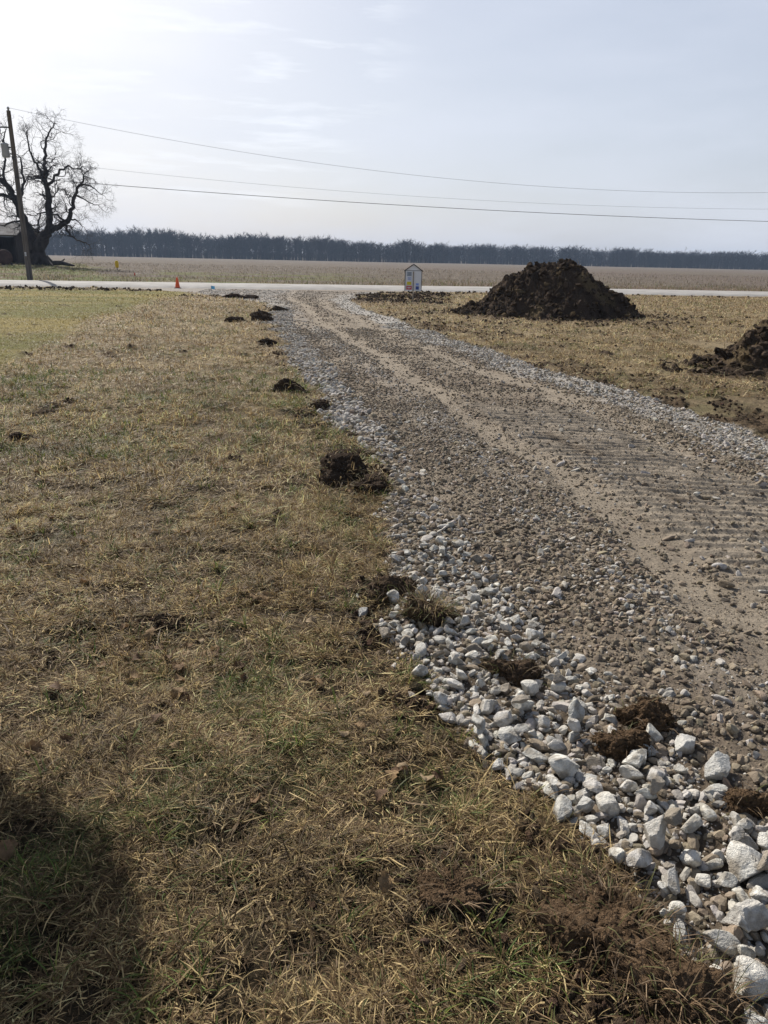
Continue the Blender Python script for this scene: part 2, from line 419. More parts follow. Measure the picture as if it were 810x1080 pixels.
def rock_shape(sub, seed, planes=9, soft=48, rough=.05, soft_noise=.0):
    """a broken stone: a ball cut by random planes, edges slightly worn"""
    r = np.random.default_rng(seed); V, F = ICO[sub]
    n = r.normal(size=(planes, 3)); n /= np.linalg.norm(n, axis=1)[:, None]
    h = r.uniform(.48, .86, planes)
    dn = np.maximum(V @ n.T, 1e-3)
    rad = h[None] / dn
    rad = np.concatenate([rad, np.full((len(V), 1), 1.18)], 1)
    rr = -np.log(np.exp(-soft * rad).sum(1)) / soft
    rr = rr * (1 + rough * (fbm3(V * 2.2 + seed, seed, 3) - .5) * 2)
    if sub >= 4: rr = rr * (1 + .05 * (fbm3(V * 7 + seed, seed + 5, 3) - .5))
    P = V * rr[:, None]
    P *= np.array([r.uniform(.95, 1.5), r.uniform(.7, 1.0), r.uniform(.5, .85)])
    return P, F

def rotm(ax, ay, az):
    """(N,3,3) rotation matrices"""
    cx, sx, cy, sy, cz, sz = np.cos(ax), np.sin(ax), np.cos(ay), np.sin(ay), np.cos(az), np.sin(az)
    M = np.empty((len(ax), 3, 3))
    M[:, 0, 0] = cz*cy; M[:, 0, 1] = cz*sy*sx - sz*cx; M[:, 0, 2] = cz*sy*cx + sz*sx
    M[:, 1, 0] = sz*cy; M[:, 1, 1] = sz*sy*sx + cz*cx; M[:, 1, 2] = sz*sy*cx - cz*sx
    M[:, 2, 0] = -sy; M[:, 2, 1] = cy*sx; M[:, 2, 2] = cy*cx
    return M

def scatter_lumps(name, x, y, zz, rad, col, sub, mat, variants=12, seed=0, tilt=.5, planes=7, flat=1., merge=None, rough=.08):
    N = len(x); Vs = []; Fs = []; Cs = []; off = 0
    pick = rng.integers(0, variants, N)
    subs = np.full(N, sub) if np.isscalar(sub) else sub
    for s in np.unique(subs):
        for k in range(variants):
            ids = np.where((pick == k) & (subs == s))[0]
            if not len(ids): continue
            P, F = rock_shape(int(s), seed * 100 + k, planes, rough=rough); P = P * [1, 1, flat]
            M = rotm(rng.normal(0, tilt, len(ids)), rng.normal(0, tilt, len(ids)), rng.uniform(0, 2*PI, len(ids)))
            W = np.einsum('nij,vj->nvi', M, P) * rad[ids][:, None, None] + np.stack([x[ids], y[ids], zz[ids]], 1)[:, None, :]
            nv = len(P)
            Fs.append((F[None] + (np.arange(len(ids)) * nv)[:, None, None] + off).reshape(-1, 3))
            Vs.append(W.reshape(-1, 3)); Cs.append(np.repeat(col[ids], nv, 0)); off += nv * len(ids)
    V = np.concatenate(Vs); F = np.concatenate(Fs); C = np.concatenate(Cs)
    if merge is not None: merge.append((V, F, C)); return
    return mesh(name, V, F, col=C, mat=mat)

def area_sample(n, x0, x1, y0, y1, pfun):
    x = rng.uniform(x0, x1, n); y = rng.uniform(y0, y1, n); p = pfun(x, y)
    k = rng.random(n) < p
    return x[k], y[k]
def inview(x, y, pad=.35):
    return (np.abs(x) < y * .56 + pad + .25 * (y < 2)) & (y > 1.0)

def stone_col(n, white):
    """white 0..1: clean pale limestone; else dusty tan"""
    t = rng.random(n)
    pale = np.array([.46, .435, .39])[None] * rng.uniform(.72, 1.18, (n, 1)) * (1 + rng.normal(0, .015, (n, 3)))
    tan = np.array([.232, .190, .138])[None] * rng.uniform(.6, 1.35, (n, 1)) * (1 + rng.normal(0, .018, (n, 3)))
    w = (rng.random(n) < white).astype(float)[:, None] * rng.uniform(.6, 1, (n, 1))
    return np.clip(tan * (1 - w) + pale * w, .02, .75)

gr = []   # all the countless gravel is collected here
def gravel(n, x0, x1, y0, y1, dens, r0, r1, sub, seed, whitefun, sink=.15):
    def p(x, y):
        z = zones(x, y); return dens(x, y, z) * inview(x, y)
    x, y = area_sample(n, x0, x1, y0, y1, p)
    z = zones(x, y); h = height(x, y, z)
    rad = r0 + (r1 - r0) * rng.random(len(x)) ** 2.2
    wh = whitefun(z, x, y)
    scatter_lumps('g', x, y, h + rad * (.35 - sink * rng.random(len(x)) * 2), rad, stone_col(len(x), wh), sub, None, seed=seed, merge=gr)
def base_d(x, y, z):
    smooth = np.clip(z['trackA'] * .85 + z['trackB'] * .75 + z['tread'] * 1.07, 0, 1)
    cl = sm(.35, .62, fbm(x * 2.4, y * 2.4, 401, 3))
    return z['drive'] * (1 - .88 * np.clip(smooth * 1.15, 0, 1)) * (.40 + .60 * cl)
wf = lambda z, x, y: np.clip(.07 + .75 * z['whiteL'] + .55 * z['whiteR'] + .30 * z['whiteM'], 0, 1)
gravel(30000, -.2, 3.2, 1.0, 4.2, base_d, .005, .021, 2, 1, wf)
gravel(30000, -.2, 3.2, 1.0, 3.4, lambda x, y, z: z['drive'] * .9 * (1 - .6 * z['trackA']), .0025, .007, 1, 2, wf)
gravel(60000, -.8, 4.2, 4.2, 9.0, base_d, .006, .021, 1, 3, wf)
gravel(52000, -3.2, 4, 9.0, 18, base_d, .008, .024, 1, 4, wf)
gravel(26000, -9, 2, 18, 39, base_d, .012, .032, 1, 5, wf)
gravel(70000, 0, 3.9, 3.2, 8.5, lambda x, y, z: z['drive'] * .9 * (1 - .65 * np.clip(z['trackA'] + z['trackB'] + z['tread'], 0, 1)), .003, .008, 1, 14, wf)
# pale shoulders
gravel(9000, -.3, 1.6, 4.0, 7.5, lambda x, y, z: z['whiteL'], .012, .034, 2, 6, lambda z, x, y: .5 + 0 * x)
gravel(9000, -1.9, .6, 6.6, 12, lambda x, y, z: z['whiteL'], .018, .045, 2, 7, lambda z, x, y: .66 + 0 * x)
gravel(18000, -4.5, -.4, 11, 26, lambda x, y, z: z['whiteL'], .016, .042, 1, 8, lambda z, x, y: .7 + 0 * x)
gravel(16000, -1.5, 4.4, 6.0, 20, lambda x, y, z: z['whiteR'], .014, .036, 1, 9, lambda z, x, y: .62 + 0 * x)
# larger stones lying loose in the dusty part
gravel(900, 0, 3.2, 1.3, 8, lambda x, y, z: z['drive'] * (1 - .8 * z['trackA']) * (1 - .6 * z['tread']), .016, .032, 3, 10, lambda z, x, y: .5 + 0 * x)
# underneath and among the large rocks, down to the edge of the turf
gravel(9000, -.2, 1.9, 1.0, 4.4, lambda x, y, z: z['whiteL'] * .9, .010, .028, 2, 12, lambda z, x, y: .28 + 0 * x, .5)
gravel(2500, -.6, 1.2, 1.1, 5, lambda x, y, z: (1 - z['drive']) * np.exp(-((z['xl'] - x) / .09) ** 2) * .4, .006, .02, 2, 13, lambda z, x, y: .5 + 0 * x)
V = []; F = []; C = []; off = 0
for v, f, c in gr:
    V.append(v); F.append(f + off); C.append(c); off += len(v)
tag(mesh('gravel', np.concatenate(V), np.concatenate(F), col=np.concatenate(C), mat=M_gravel),
    'dusty crushed stone and pale pebbles spread over the driveway', 'gravel', kind='stuff')
del V, F, C, gr

# ------------------------------------------------------------------ the 300 large limestone rocks, each a thing of its own, dropped one by one
RES = .008; HX0, HY0 = -.8, .8
hx = np.arange(HX0, 2.6, RES); hy = np.arange(HY0, 5.6, RES)
GX, GY = np.meshgrid(hx, hy, indexing='ij')
HG = height(GX.ravel(), GY.ravel()).reshape(GX.shape)
rock_meshes = []
for k in range(26):
    P, F = rock_shape(4, 500 + k, planes=int(rng.integers(9, 13)), soft=70, rough=.06)
    P = P / np.abs(P[:, :2]).max()
    c = np.array([.55, .53, .485]) * (.84 + .36 * rng.random()) * np.array([1 + .012 * rng.normal(), 1, 1 - .03 * abs(rng.normal())])
    if k % 6 == 5: c = np.array([.32, .28, .225]) * (.8 + .4 * rng.random())
    cc = np.tile(c, (len(P), 1))
    dust = sm(.48, .66, fbm3(P * 1.7 + k, 77 + k, 3))
    cc = cc * (1 - .65 * dust[:, None]) + np.array([.25, .215, .165]) * .65 * dust[:, None]
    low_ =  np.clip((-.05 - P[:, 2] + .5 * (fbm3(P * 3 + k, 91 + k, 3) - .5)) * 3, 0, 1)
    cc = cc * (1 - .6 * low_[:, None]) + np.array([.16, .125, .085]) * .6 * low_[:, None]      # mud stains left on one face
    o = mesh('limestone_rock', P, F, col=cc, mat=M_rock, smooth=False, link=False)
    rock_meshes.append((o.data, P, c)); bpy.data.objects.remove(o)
rocks = []
def drop(x, y, r, k=None, rot=None):
    k = int(rng.integers(0, len(rock_meshes))) if k is None else k
    if r > .045 and k % 6 == 5: k -= 1
    me, P, c = rock_meshes[k]
    eu = rot or (rng.normal(0, .35), rng.normal(0, .35), rng.uniform(0, 2 * PI))
    M = rotm(*[np.array([e]) for e in eu])[0]
    W = (P @ M.T) * r
    ix = np.clip(((W[:, 0] + x - HX0) / RES).round().astype(int), 0, HG.shape[0] - 1)
    iy = np.clip(((W[:, 1] + y - HY0) / RES).round().astype(int), 0, HG.shape[1] - 1)
    low = W[:, 2] < W[:, 2].mean()
    gap = (HG[ix[low], iy[low]] - W[low, 2])
    z = np.percentile(gap, 96) - r * .05
    top = ~low
    np.maximum.at(HG, (ix[top], iy[top]), W[top, 2] + z)
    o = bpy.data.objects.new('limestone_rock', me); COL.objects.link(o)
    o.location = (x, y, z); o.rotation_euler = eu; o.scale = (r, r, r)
    rocks.append((o, x, y, r, k))
    return o
pts = []
def try_pt(x, y, r, f):
    for (a, b, q) in pts:
        if (a - x) ** 2 + (b - y) ** 2 < (f * (r + q)) ** 2: return False
    pts.append((x, y, r)); return True
n_tgt = 300
special = [(1.02,1.62,.068),(.93,1.44,.058),(1.10,1.34,.06),(.88,1.28,.056),(1.02,1.17,.058),(.80,1.72,.055),(.70,1.86,.052),(.60,2.02,.056),
           (.46,2.20,.045),(.40,2.36,.05),(.30,2.52,.046),(1.10,2.02,.06),(.84,1.9,.045),(.17,2.78,.052),(1.28,1.75,.055),(.05,3.3,.045),(-.09,3.16,.035)]
for s in special:
    pts.append(s)
tries = 0
while len(pts) < 210 and tries < 60000:
    tries += 1
    y = 1.05 + 3.2 * rng.random() ** 1.45; x = rng.uniform(-.1, 1.9)
    xl = float(XL(np.array([x]), np.array([y]))[0]); xi = float(WIN(np.array([y]))[0])
    if not (xl - .02 < x < xi + .12 * rng.random() ** 2): continue
    if x > y * .56 + .2: continue
    dens = .25 if 3.9 < y else 1
    if rng.random() > dens: continue
    r = rng.uniform(.024, .054) if y < 2.4 else rng.uniform(.020, .042)
    try_pt(x, y, r, .88)
tries = 0; n1 = len(pts)
while len(pts) < n_tgt and tries < 60000:      # the second layer, smaller
    tries += 1
    y = 1.05 + 3.0 * rng.random() ** 1.6; x = rng.uniform(-.1, 1.9)
    xl = float(XL(np.array([x]), np.array([y]))[0]); xi = float(WIN(np.array([y]))[0])
    if not (xl + .04 < x < xi - .02): continue
    if x > y * .56 + .2: continue
    r = rng.uniform(.024, .045)
    if all((a - x) ** 2 + (b - y) ** 2 > (.95 * (r + q)) ** 2 for a, b, q in pts[n1:]): pts.append((x, y, r))
for x, y, r in pts: drop(x, y, r)
for o, x, y, r, k in rocks:
    tanr = k % 6 == 5
    o['category'] = 'rock'; o['group'] = 'limestone rocks heaped along the left edge of the driveway'
    tone = 'dusty tan' if tanr else 'pale grey'
    if y < 1.75: wh = 'in the near heap beside the dug-up turf bank'
    elif y < 2.35: wh = 'in the row of rocks beyond the turf bank'
    elif y < 3.1: wh = 'in the middle stretch below the grassy sod lumps'
    elif y < 3.75: wh = 'around the grassy sod lumps at the drive edge'
    else: wh = 'in the thin far end of the rock edging'
    o['label'] = f'{tone} broken limestone rock {wh}'

# ------------------------------------------------------------------ soil
def soil_col(n, lo=.75, hi=1.45, base=(.062, .043, .029)):
    return np.array(base)[None] * rng.uniform(lo, hi, (n, 1)) * (1 + rng.normal(0, .04, (n, 3)))
def HN(x, y):
    return height(x, y)
cr = []
def crumbs(n, x0, x1, y0, y1, r0, r1, sub, seed, k=1., base=(.075, .052, .034)):
    x, y = area_sample(n, x0, x1, y0, y1, lambda x, y: zones(x, y)['mud'] * inview(x, y, .8) * k)
    rad = r0 + (r1 - r0) * rng.random(len(x)) ** 2.5
    scatter_lumps('c', x, y, height(x, y) + rad * .3, rad, soil_col(len(x), base=base), sub, None, seed=seed, planes=7, merge=cr, rough=.25)
crumbs(120000, -1.5, 1.6, 1.0, 3.4, .0025, .011, 1, 31)
crumbs(9000, -1.5, 1.6, 1.0, 3.4, .006, .022, 2, 32)
crumbs(25000, -2.5, 2, 3.4, 8, .005, .025, 1, 33)
crumbs(60000, -7, 9, 8, 20, .006, .034, 1, 34, .9, (.075, .053, .035))
crumbs(50000, -16, 14, 20, 36, .012, .060, 1, 35, .8, (.055, .040, .028))
crumbs(22000, -26, 24, 33, 43, .02, .09, 1, 36, .9, (.045, .032, .022))
V = []; F = []; C = []; off = 0
for v, f, c in cr:
    V.append(v); F.append(f + off); C.append(c); off += len(v)
tag(mesh('soil_crumbs', np.concatenate(V), np.concatenate(F), col=np.concatenate(C), mat=M_soil),
    'loose crumbs of dug-up brown soil scattered on the turf', 'soil', kind='stuff')

# ------------------------------------------------------------------ grass blades
def blade_geo(x, y, z, L, w, az, el, curl, col, lv=4):
    N = len(x); t = np.linspace(0, 1, lv)
    P = np.zeros((N, lv, 3)); p = np.stack([x, y, z], 1); e = el.copy(); a = az.copy()
    P[:, 0] = p
    for i in range(1, lv):
        st = L / (lv - 1)
        p = p + np.stack([np.cos(e) * np.sin(a), np.cos(e) * np.cos(a), np.sin(e)], 1) * st[:, None]
        P[:, i] = p; e = e - curl / (lv - 1); a = a + (rng.random(N) - .5) * .5
    sd = np.stack([np.cos(az), -np.sin(az), rng.normal(0, .35, N)], 1); sd /= np.linalg.norm(sd, axis=1)[:, None]
    wt = np.array([.75, 1, .8, .15, .1][:lv]); wt[-1] = .12
    A = P + sd[:, None] * (w[:, None] * wt[None])[:, :, None] * .5
    B = P - sd[:, None] * (w[:, None] * wt[None])[:, :, None] * .5
    V = np.stack([A, B], 2).reshape(N, lv * 2, 3)
    q = np.array([[2*i, 2*i+1, 2*i+3, 2*i+2] for i in range(lv - 1)])
    F = (q[None] + (np.arange(N) * lv * 2)[:, None, None]).reshape(-1, 4)
    return V.reshape(-1, 3), F, np.repeat(col, lv * 2, 0)

def blade_col(x, y, lawn=False):
    n = len(x); green, straw = grass_col(x, y)
    kind = rng.random(n)
    pg = np.clip(.05 + .40 * green, 0, 1)
    g = np.array([.085, .108, .030])[None] * rng.uniform(.6, 1.6, (n, 1)); g = g * (1 + np.array([.5, .12, .2])[None] * rng.random((n, 1)))
    s = np.where((y < 9)[:, None], np.array([.55, .415, .20])[None], np.array([.44, .345, .19])[None]) * rng.uniform(.45, 1.45, (n, 1))
    b = np.array([.165, .108, .052])[None] * rng.uniform(.6, 1.4, (n, 1))
    ps = .34 + .25 * straw
    c = np.where((kind < pg)[:, None], g, np.where((kind < pg + (1 - pg) * ps)[:, None], s, b))
    c = c * (.45 + 1.12 * fbm(x * 3.2, y * 3.2, 631, 4))[:, None] * (1.0 + .20 * sm(2.2, 6, y))[:, None]
    return np.clip(c, .01, .75)

gv = []
def grass(n, x0, x1, y0, y1, L0, L1, w0, w1, flat, lv=4, seed=0, prob=None, hmul=1.):
    def p(x, y):
        z = zones(x, y)
        q = (1 - z['drive']) * (1 - .88 * z['mud']) * inview(x, y, .5) * (1 - sm(-1.5, -.8, y - ROADN(x)))
        q = q * (.16 + .84 * sm(.40, .60, fbm(x * 6, y * 6, 601, 3)))
        return q if prob is None else q * prob(x, y, z)
    x, y = area_sample(n, x0, x1, y0, y1, p); N = len(x)
    # gather part of them into tufts
    k = rng.random(N) < (.45 if y0 < 9 else .22)
    cs = .07 + .006 * y
    x = np.where(k, x + (np.round(x / cs) * cs + (_hash(np.round(x / cs).astype(np.int64), np.round(y / cs).astype(np.int64), np.zeros(N, np.int64), 5) - .5) * cs - x) * .6, x)
    y = np.where(k, y + (np.round(y / cs) * cs + (vnoise(np.round(x / cs) * 1.7, np.round(y / cs) * 1.3, 77) - .5) * cs * 1.6 - y) * .6, y)
    z = zones(x, y); h = height(x, y, z)
    L = rng.uniform(L0, L1, N) * (.7 + .6 * fbm(x * 2.2, y * 2.2, 611, 2)) * (1 - .6 * z['lawn'])
    w = rng.uniform(w0, w1, N)
    # matted grass lies in swirls
    sw = fbm(x * .9, y * .9, 621, 2) * 4 * PI
    az = np.where(rng.random(N) < .35, sw + rng.normal(0, .8, N), rng.uniform(0, 2 * PI, N))
    up = rng.random(N) > flat
    el = np.where(up, rng.uniform(.5, 1.3, N), rng.uniform(-.02, .42, N))
    curl = np.where(up, rng.uniform(.2, 1.6, N), rng.uniform(-.1, .6, N))
    col = blade_col(x, y)
    lw = z['lawn'][:, None] > .5
    col = np.where(lw, np.array([.25, .20, .070])[None] * rng.uniform(.7, 1.25, (N, 1)), col)
    gv.append(blade_geo(x, y, h + rng.uniform(0, .012, N) * (~up), L, w, az, el, curl, col, lv))
grass(230000, -1.6, 1.2, 1.0, 2.6, .02, .075, .0011, .0030, .78)
grass(5000, -1.6, 1.2, 1.0, 2.6, .05, .13, .0025, .0050, .9)
grass(130000, -1.6, 1.2, 1.0, 2.8, .008, .028, .002, .005, .95, 3)
grass(110000, -2.8, 1.0, 2.8, 5.5, .012, .035, .003, .007, .95, 3)
grass(6000, -2.6, 1.2, 2.6, 5.5, .05, .13, .004, .008, .85)
grass(240000, -2.6, 1.0, 2.6, 5.0, .03, .09, .0018, .0038, .76)
grass(200000, -5.2, .6, 5.0, 9.5, .04, .11, .003, .006, .72, 3)
grass(150000, -9, 6.5, 9.5, 17, .05, .12, .006, .011, .7, 3)
grass(130000, -16, 14, 17, 28, .06, .14, .010, .018, .65, 3)
grass(110000, -26, 22, 28, 43, .07, .16, .016, .030, .6, 3)
# fresh green shoots standing in separate tufts
def shoots(n, x0, x1, y0, y1, k, L0, L1, w0, w1, R_):
    x, y = area_sample(n, x0, x1, y0, y1, lambda x, y: (1 - zones(x, y)['drive']) * inview(x, y, .3) * (.25 + .75 * grass_col(x, y)[0]) * (1 - zones(x, y)['mud'] * .7))
    x = np.repeat(x, k); y = np.repeat(y, k); N = len(x); a = rng.uniform(0, 2*PI, N); r = R_ * np.abs(rng.normal(0, .6, N))
    bx = x + r * np.sin(a); by = y + r * np.cos(a); h = height(bx, by)
    tone = np.repeat(rng.uniform(.65, 1.35, N // k), k)[:, None]
    col = np.array([.092, .130, .030])[None] * tone * rng.uniform(.7, 1.4, (N, 1)) * (1 + np.array([.9, .35, .6])[None] * (rng.random((N, 1)) < .25))
    gv.append(blade_geo(bx, by, h, rng.uniform(L0, L1, N), rng.uniform(w0, w1, N), a + rng.normal(0, .5, N), rng.uniform(.5, 1.35, N), rng.uniform(.4, 1.7, N), col, 4))
shoots(380, -1.6, 1.1, 1.0, 2.8, 16, .04, .10, .0022, .0042, .035)
shoots(800, -2.8, .9, 2.8, 5.5, 12, .04, .10, .003, .0055, .04)
shoots(2600, -5.5, .6, 5.5, 11, 9, .05, .11, .0045, .008, .06)
# weedy verge and stubble beyond the road
def verge(n, x0, x1, y0, y1, L0, L1, w0, w1, cb, prob):
    x, y = area_sample(n, x0, x1, y0, y1, prob); N = len(x); h = height(x, y, fine=True)
    col = np.array(cb)[rng.integers(0, len(cb), N)] * rng.uniform(.6, 1.3, (N, 1))
    gv.append(blade_geo(x, y, h, rng.uniform(L0, L1, N), rng.uniform(w0, w1, N), rng.uniform(0, 2*PI, N), rng.uniform(.3, 1.5, N), rng.uniform(0, 1.4, N), col, 3))
CB = [(.30, .24, .14), (.16, .12, .08), (.12, .14, .05), (.22, .17, .10)]
verge(60000, -48, 42, 45, 75, .10, .34, .02, .04, CB, lambda x, y: (y > ROADF(x) + .3) * (1 - sm(0, 22, y - ROADF(x))) * (.25 + .75 * sm(.45, .6, fbm(x * .5, y * .5, 701, 3))))
verge(40000, -70, 70, 60, 150, .15, .35, .04, .07, [(.24, .20, .14), (.18, .14, .10), (.28, .24, .18)], lambda x, y: zones(x, y)['field'] * .8 * (np.sin((y - .18 * x) * 2 * PI / 1.6) > .3))
verge(9000, -60, -22, 62, 110, .1, .3, .03, .06, [(.14, .15, .05), (.2, .17, .08)], lambda x, y: 1 - zones(x, y)['field'])
V = []; F = []; C = []; off = 0
for v, f, c in gv:
    V.append(v.astype(np.float32)); F.append(f + off); C.append(c.astype(np.float32)); off += len(v)
tag(mesh('grass', np.concatenate(V), np.concatenate(F), col=np.concatenate(C), mat=M_grass),
    'matted winter grass, straw coloured with green patches', 'grass', kind='stuff')
del V, F, C, gv

# ------------------------------------------------------------------ sod lumps thrown up along the drive
def lump_mesh(name, sx, sy, sz, seed, sub=5, base=(.062, .043, .028), amp=.5, parent=None):
    V, F = ico(sub); 
    n = fbm3(V * 1.5 + seed, seed, 3); n2 = fbm3(V * 5 + seed, seed + 9, 4); n3 = np.abs(fbm3(V * 11 + seed * 2, seed + 20, 3) - .5)
    q_ = np.random.default_rng(seed); pn = q_.normal(size=(7, 3)); pn /= np.linalg.norm(pn, axis=1)[:, None]
    pr = np.concatenate([q_.uniform(.6, .95, 7)[None] / np.maximum(V @ pn.T, 1e-3), np.full((len(V), 1), 1.15)], 1)
    r = -np.log(np.exp(-14 * pr).sum(1)) / 14 * (1.12 + amp * (n - .5) * 1.1 + amp * (n2 - .5) * .7 + n3 * .18 * amp)
    P = V * r[:, None] * [sx, sy, sz]
    P[:, 2] = np.where(P[:, 2] < -.25 * sz, -.25 * sz + (P[:, 2] + .25 * sz) * .2, P[:, 2])
    c = np.array(base)[None] * (.55 + .95 * fbm3(V * 4, seed + 3, 3))[:, None]
    # broken crumbs pressed into its skin
    nb = 1300 if sub >= 6 else 300; k = rng.integers(0, len(P), nb); s_ = (sx * sy * sz) ** (1 / 3)
    rad = s_ * (.025 + .09 * rng.random(nb) ** 2.2); buf = []
    scatter_lumps('c', P[k, 0] * 1.02, P[k, 1] * 1.02, P[k, 2] - rad * .1, rad, np.array(base)[None] * rng.uniform(.5, 1.4, (nb, 1)), 1 if s_ < .2 else 2, None, seed=seed, planes=6, merge=buf, rough=.2)
    Vs = [P]; Fs = [F]; Cs = [c]; off = len(P)
    for v, f, q in buf: Vs.append(v); Fs.append(f + off); Cs.append(q); off += len(v)
    o = mesh(name, np.concatenate(Vs), np.concatenate(Fs), col=np.concatenate(Cs), mat=M_soil, smooth=False)
    if parent: o.parent = parent
    return o, P
def tuft(name, n, sx, sy, z0, L0, L1, w0, w1, parent, seed, up=True, cols=None, surf=None):
    N = n
    if surf is not None:
        top = surf[surf[:, 2] > np.percentile(surf[:, 2], 45)]
        b = top[rng.integers(0, len(top), N)]; x, y, z = b[:, 0], b[:, 1], b[:, 2] - .004
    else:
        a = rng.uniform(0, 2*PI, N); rr = np.sqrt(rng.random(N)); x = rr * np.cos(a) * sx; y = rr * np.sin(a) * sy; z = np.full(N, z0)
    cols = cols or [(.36, .27, .14), (.22, .16, .08), (.12, .13, .04), (.15, .10, .06)]
    col = np.array(cols)[rng.integers(0, len(cols), N)] * rng.uniform(.6, 1.3, (N, 1))
    az = np.arctan2(x, y) + rng.normal(0, .9, N)
    g = blade_geo(x, y, z, rng.uniform(L0, L1, N), rng.uniform(w0, w1, N), az, rng.uniform(.1, 1.3, N), rng.uniform(.6, 2.2, N), col, 4)
    o = mesh(name, g[0], g[1], col=g[2], mat=M_grass); o.parent = parent
    return o
# x, y, half sizes, grass blades, label
SODS = [(-.33,5.42,.20,.16,.12,90,'largest dark sod lump on the turf beside the drive'),
        (-.12,5.16,.11,.09,.075,60,'smaller dark sod lump touching the largest one'),
        (-.27,6.05,.17,.08,.045,40,'flat brown sod slab just beyond the largest dark lump'),
        (-1.20,9.30,.17,.13,.13,40,'black earth clod at the edge of the pale stone band'),
        (-.72,8.2,.12,.10,.06,30,'low dark clod between the black clod and the largest lump'),
        (-2.35,14.6,.16,.12,.07,10,'small dark clod beside the narrow far stretch of pale stones'),
        (-3.35,20.3,.24,.18,.17,20,'upright dark clod at the bend of the drive edge'),
        (-3.60,21.6,.24,.2,.13,20,'dark clod just behind the upright one at the bend'),
        (-3.95,19.6,.2,.14,.10,20,'pointed dark clod on the grass left of the bend'),
        (-3.5,24.2,.26,.16,.12,10,'farthest dark clod along the curving drive edge'),
        (-6.4,31.6,.32,.2,.12,0,'black clod beside its twin near the small blue flag'),
        (-5.6,31.0,.30,.2,.12,0,'black clod nearer the drive of the pair by the blue flag'),
        (.04,3.42,.10,.08,.045,80,'dark hollow-sided sod lump above the grassy one among rocks'),
        (.22,3.10,.10,.09,.075,420,'sod lump topped with straw grass among the rocks'),
        (.52,2.62,.085,.07,.06,60,'brown crumbly clod in the middle of the rock edging'),
        (.83,2.16,.075,.06,.055,30,'tall dark crumbly clod leaning among the rocks'),
        (.96,2.30,.08,.07,.06,40,'round brown clod behind the tall dark one'),
        (1.14,1.86,.08,.05,.035,30,'rust-brown soil clod on the drive side of the rocks'),
        (1.30,1.66,.12,.06,.05,30,'long brown soil clod nearest the frame edge on the rocks'),
        (.58,1.40,.12,.17,.085,420,'dug-up turf bank with roots beside the near rocks'),
        (.67,1.20,.11,.11,.08,300,'rooty turf lump at the foot of the dug-up bank'),
        (.20,1.52,.07,.05,.03,70,'low crumbly soil lump out in the near grass'),
        (-3.33,6.56,.09,.07,.045,10,'small dark clod lying out in the open meadow')]
for i, (x, y, sx, sy, sz, nb, lab) in enumerate(SODS):
    zz = float(height(np.array([x]), np.array([y]), fine=False)[0])
    if .0 < x and 1.6 < y < 3.6:
        zz = max(zz, float(HG[int((x - HX0) / RES), int((y - HY0) / RES)]) - .02)
    e = empty('sod_clump' if nb >= 30 else 'soil_clod', (x, y, zz + .01), lab, 'sod clump' if nb >= 30 else 'soil clod', 'lumps of dug-up sod and soil along the drive', 0)
    warm = (.115, .076, .045) if y < 2.4 else ((.085, .060, .040) if y < 4 else (.056, .040, .028))
    _, P = lump_mesh('soil', sx, sy, sz, 800 + i * 3, 6 if y < 4 else 5, warm, .75, e)
    if nb >= 30:
        if y < 2.5: cols = [(.30, .21, .12), (.17, .11, .06), (.12, .08, .045), (.14, .14, .05)]
        else: cols = None
        tuft('grass_tuft', nb, sx, sy, 0, .05 if y < 6 else .1, .13 if y < 6 else .22, .0014 * max(1, y / 2.5), .0030 * max(1, y / 2.5), e, i, cols=cols, surf=P)

